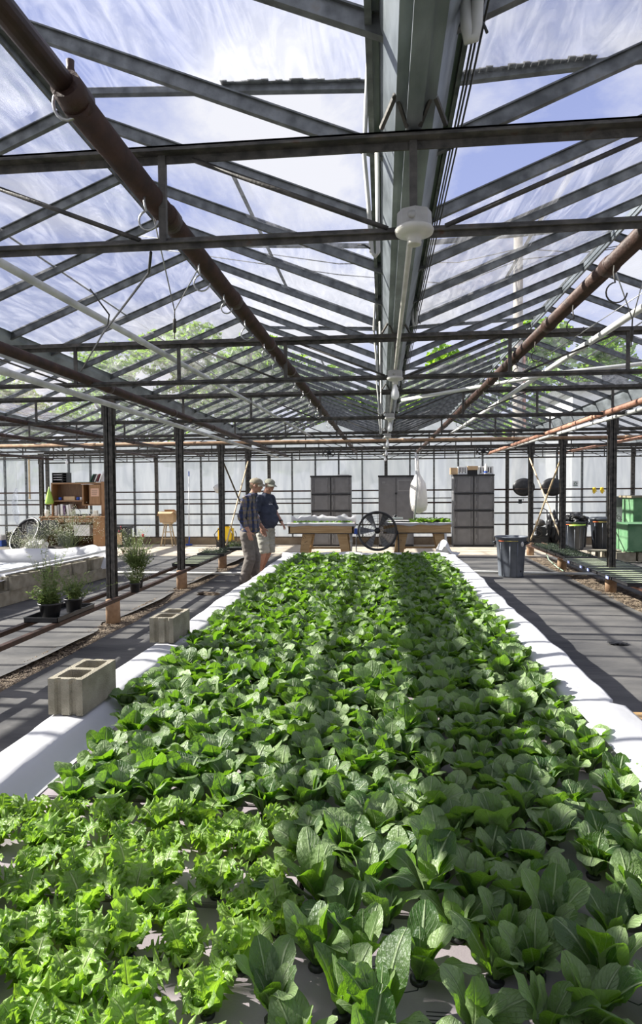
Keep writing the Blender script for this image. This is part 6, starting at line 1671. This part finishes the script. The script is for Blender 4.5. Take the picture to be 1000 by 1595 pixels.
# --- first man: profile, facing right (+x); his right side is towards the camera (-y)
yc = 10.10
t = thing('person', 'standing person in a plaid shirt, grey-brown trousers and khaki cap, in profile', 'person', (-2.22, yc, 0))
FW, RT = Vector((1, 0, -.10)), Vector((0, -1, 0))
bm = BM()
fw, rt, up = head(bm, (-2.03, yc, 1.655), FW, RT)
HC1 = (-2.03, yc, 1.655)
cap_seg(bm, (-2.10, yc, 1.47), (-2.055, yc, 1.60), .058, .054)
ell(bm, (-2.16, yc, 1.28), (.07, .12, .2)); ell(bm, (-2.17, yc, 1.0), (.07, .09, .2)); cap_seg(bm, (-2.15, yc - .15, 1.42), (-2.15, yc + .15, 1.42), .05, .05); cap_seg(bm, (-2.14, yc, 1.42), (-2.10, yc, 1.47), .06, .055); ell(bm, (-2.18, yc, .86), (.10, .15, .12))
for s_ in (-1, 1):
    sh = Vector((-2.15, yc + s_ * .17, 1.43)); el_ = Vector((-2.235 if s_ < 0 else -2.14, yc + s_ * .235, 1.15)); wr = Vector((-2.115 if s_ < 0 else -1.98, yc + s_ * .235, .93 if s_ < 0 else .96))
    cap_seg(bm, sh, el_, .052, .042); cap_seg(bm, el_, wr, .042, .028)
    hand(bm, wr, (wr - el_).normalized() * .35 + Vector((.12, 0, -.9)), Vector((0, s_, 0)), Vector((1, 0, .15)), .45)
for s_, kx, ax in ((-1, -2.13, -2.24), (1, -2.08, -2.12)):
    hp = Vector((-2.18, yc + s_ * .09, .86)); kn = Vector((kx, yc + s_ * .10, .48)); an = Vector((ax, yc + s_ * .11, .09))
    cap_seg(bm, hp, kn, .085, .058); cap_seg(bm, kn, an, .055, .038); cap_seg(bm, an, an + Vector((.13, 0, -.045)), .04, .03)
part('body', remesh(bm, .007, 3), M_skin, t)
bm = BM()   # hair at the nape
ell(bm, Vector(HC1) + Vector((-.065, 0, -.005)), (.048, .068, .055)); ell(bm, Vector(HC1) + Vector((-.01, -.07, .03)), (.045, .012, .028)); ell(bm, Vector(HC1) + Vector((-.01, .07, .03)), (.045, .012, .028))
part('hair', remesh(bm, .007, 2), M_hair, t)
capmesh(HC1, fw, rt, up, M_cap, t)
bm = BM()
ell(bm, (-2.17, yc, 1.36), (.125, .185, .15)); ell(bm, (-2.16, yc, 1.18), (.145, .18, .20)); ell(bm, (-2.145, yc, 1.02), (.155, .18, .18)); ell(bm, (-2.145, yc, .945), (.165, .185, .085))
cap_seg(bm, (-2.13, yc - .15, 1.44), (-2.13, yc + .15, 1.44), .065, .065); cap_seg(bm, (-2.12, yc, 1.45), (-2.09, yc, 1.50), .085, .068)
for s_ in (-1, 1):
    sh = Vector((-2.15, yc + s_ * .17, 1.42)); el_ = Vector((-2.235 if s_ < 0 else -2.14, yc + s_ * .235, 1.15)); wr = Vector((-2.115 if s_ < 0 else -1.98, yc + s_ * .235, .93 if s_ < 0 else .96))
    cap_seg(bm, sh, el_, .075, .062); cap_seg(bm, el_, el_.lerp(wr, .55), .062, .052); tube(bm, [el_.lerp(wr, .5), el_.lerp(wr, .68)], [.054, .052], 14)
b2 = remesh(bm, .010, 4)
for v in b2.verts:
    if v.co.z < .885 and abs(v.co.y - yc) < .2: v.co.z = .885 + (v.co.z - .885) * .15
wrinkle(b2, .013, 15); part('plaid_shirt', b2, M_plaid, t)
bm = BM(); lathe(bm, (-2.085, yc, 1.49), [(.070, 0), (.066, .045), (.074, .03), (.078, .0)], 20); part('collar', bm, M_plaid, t)
bm = BM(); ell(bm, (-2.175, yc, .90), (.135, .17, .11))
for s_, kx, ax in ((-1, -2.13, -2.24), (1, -2.08, -2.12)):
    hp = Vector((-2.18, yc + s_ * .085, .84)); kn = Vector((kx, yc + s_ * .10, .48)); an = Vector((ax, yc + s_ * .11, .075))
    cap_seg(bm, hp, kn, .112, .090); tube(bm, [kn, kn.lerp(an, .5), an], [.090, .086, .082], 16)
b2 = remesh(bm, .010, 4); wrinkle(b2, .010, 13, 4)
for v in b2.verts:
    v.co.z = max(v.co.z, .035)
part('trousers', b2, M_pants, t)
for s_, ax in ((-1, -2.24), (1, -2.12)):
    bm = BM(); cap_seg(bm, (ax - .02, yc + s_ * .11, .05), (ax + .16, yc + s_ * .115, .042), .048, .040); b2 = remesh(bm, .008, 2)
    for v in b2.verts: v.co.z = max(v.co.z, .004)
    part('shoe', b2, M_shoe, t)

# --- second man: behind, turned three-quarters towards the camera, looking down to the right
yc = 11.55
t = thing('person', 'standing person in a navy t-shirt, khaki shorts, cap and glasses, looking down', 'person', (-2.16, yc, 0))
FW = Vector((.74, -.62, -.20)).normalized(); RT = Vector((-.64, -.77, 0)).normalized()
HC2 = Vector((-2.07, yc - .02, 1.665))
bm = BM(); fw, rt, up = head(bm, HC2, FW, RT)
bf = Vector((.88, -.47, 0)); br_ = Vector((-.47, -.88, 0))
cap_seg(bm, (-2.15, yc, 1.47), (-2.10, yc - .01, 1.60), .068, .062)
ctr = Vector((-2.16, yc, 0))
def at2(f, r_, z): return ctr + bf * f + br_ * r_ + Vector((0, 0, z))
ell(bm, at2(0, 0, 1.28), (.09, .09, .2)); ell(bm, at2(.0, 0, 1.0), (.09, .09, .2)); cap_seg(bm, at2(0, .15, 1.42), at2(0, -.15, 1.42), .05, .05); cap_seg(bm, at2(0, 0, 1.42), (-2.15, yc, 1.47), .06, .06); ell(bm, at2(0, 0, .86), (.08, .09, .10))
AR = {1: (at2(-.01, .19, 1.42), at2(-.03, .26, 1.14), at2(.10, .25, .92)), -1: (at2(.0, -.18, 1.42), at2(.03, -.27, 1.15), at2(.22, -.20, .98))}
for s_ in (1, -1):
    sh, el_, wr = AR[s_]
    cap_seg(bm, sh, el_, .055, .044); cap_seg(bm, el_, wr, .045, .030)
    if s_ == 1: hand(bm, wr, Vector((.15, 0, -1)), br_, bf, .4)
    else: hand(bm, wr, bf * .45 + Vector((.15, 0, -.85)), -br_ * .4 + bf * .8 + Vector((0, 0, .3)), Vector((-.3, -.9, .1)), .35, .30)
LG = {1: (at2(0, .10, .86), at2(.05, .12, .47), at2(-.05, .13, .09)), -1: (at2(0, -.10, .86), at2(.03, -.08, .47), at2(-.13, -.02, .09))}
for s_ in (1, -1):
    hp, kn, an = LG[s_]
    cap_seg(bm, hp, kn, .09, .062); cap_seg(bm, kn, kn.lerp(an, .35) + bf * -.012, .058, .066); cap_seg(bm, kn.lerp(an, .35) + bf * -.012, an, .064, .038); cap_seg(bm, an, an + bf * .13 + Vector((0, 0, -.045)), .04, .03)
part('body', remesh(bm, .007, 3), M_skin, t)
bm = BM(); ell(bm, HC2 - fw * .055 - up * .005, (.058, .058, .052)); ell(bm, HC2 + rt * .068 + up * .03 - fw * .01, (.035, .02, .028)); ell(bm, HC2 - rt * .068 + up * .03 - fw * .01, (.035, .02, .028)); part('hair', remesh(bm, .007, 2), M_hairg, t)
capmesh(HC2, fw, rt, up, M_capg, t)
bm = BM()
for s_ in (-1, 1):
    c_ = HC2 + fw * .098 + rt * s_ * .034 + up * .008
    tube(bm, [c_ + (rt * math.cos(k * PI / 8) * .022 + up * math.sin(k * PI / 8) * .017) for k in range(17)], .002, 5, cap=False); tube(bm, [c_ + rt * s_ * .022, HC2 + rt * s_ * .083 + up * .012], .002, 5)
tube(bm, [HC2 + fw * .100 + rt * .012 + up * .01, HC2 + fw * .100 - rt * .012 + up * .01], .002, 5); part('glasses', bm, M_black, t)
bm = BM()
ell(bm, at2(-.01, 0, 1.36), (.15, .18, .15)); ell(bm, at2(.03, 0, 1.15), (.19, .20, .21)); ell(bm, at2(.06, 0, 1.03), (.205, .195, .17)); ell(bm, at2(.02, 0, .92), (.17, .175, .085))
cap_seg(bm, at2(-.01, .15, 1.43), at2(-.01, -.15, 1.43), .07, .07); cap_seg(bm, at2(0, 0, 1.44), at2(.02, 0, 1.48), .09, .08)
for s_ in (1, -1):
    sh, el_, wr = AR[s_]; cap_seg(bm, sh, sh.lerp(el_, .55), .08, .075); tube(bm, [sh.lerp(el_, .5), sh.lerp(el_, .82)], [.076, .080], 16)
b2 = remesh(bm, .010, 4)
for v in b2.verts:
    if v.co.z < .86: v.co.z = .86 + (v.co.z - .86) * .15
wrinkle(b2, .012, 9, 7); ts = part('t_shirt', b2, M_navy, t)
# chest print: small pale letters following the chest
dg = bpy.context.evaluated_depsgraph_get(); dg.update()
rot3 = Matrix((-br_, Vector((0, 0, 1)), bf)).transposed().to_4x4()
b3 = BM()
for s2, size, dz in (('VOLUNTEER', .022, 1.355), ('TEAM', .045, 1.322)):
    M_ = Matrix.Translation(at2(.30, .03, dz)) @ rot3
    tb = text_bm(s2 if False else '~ ~ ~' if size < .03 else 'wwu', size, M_, .0)
    me = bpy.data.meshes.new('x'); tb.to_mesh(me); tb.free(); b3.from_mesh(me); bpy.data.meshes.remove(me)
from mathutils.bvhtree import BVHTree
bb = BM(); bb.from_mesh(ts.data); bvh = BVHTree.FromBMesh(bb)
bmesh.ops.triangulate(b3, faces=b3.faces)
for v in b3.verts:
    hit = bvh.ray_cast(v.co - ORI[t], -bf)
    if hit[0] is not None: v.co = hit[0] + ORI[t] + bf * .004
bb.free()
part('chest_print', b3, M_white, ts, 'small white print on the chest')
bm = BM(); ell(bm, at2(0, 0, .88), (.16, .165, .10))
for s_ in (1, -1):
    hp, kn, an = LG[s_]; cap_seg(bm, hp - Vector((0, 0, .03)), hp.lerp(kn, .6), .118, .108); tube(bm, [hp.lerp(kn, .5), kn - Vector((0, 0, .06))], [.108, .104], 18)
b2 = remesh(bm, .010, 4); wrinkle(b2, .016, 12, 14); part('shorts', b2, M_shorts, t)
for s_ in (1, -1):
    an = LG[s_][2]; bm = BM(); cap_seg(bm, an + Vector((0, 0, -.045)) - bf * .02, an + bf * .15 + Vector((0, 0, -.045)), .048, .040); b2 = remesh(bm, .008, 2)
    for v in b2.verts: v.co.z = max(v.co.z, .004)
    part('shoe', b2, M_shoe, t)
wr = AR[-1][2]; d_ = (AR[-1][2] - AR[-1][1]).normalized()
bm = BM(); tube(bm, [wr - d_ * .035, wr - d_ * .005], .036, 16); blob(bm, wr - d_ * .02 - br_ * .0 + bf * .02 + Vector((0, 0, .025)), (.018, .018, .01)); part('wristwatch', bm, M_black, t, 'black wristwatch')
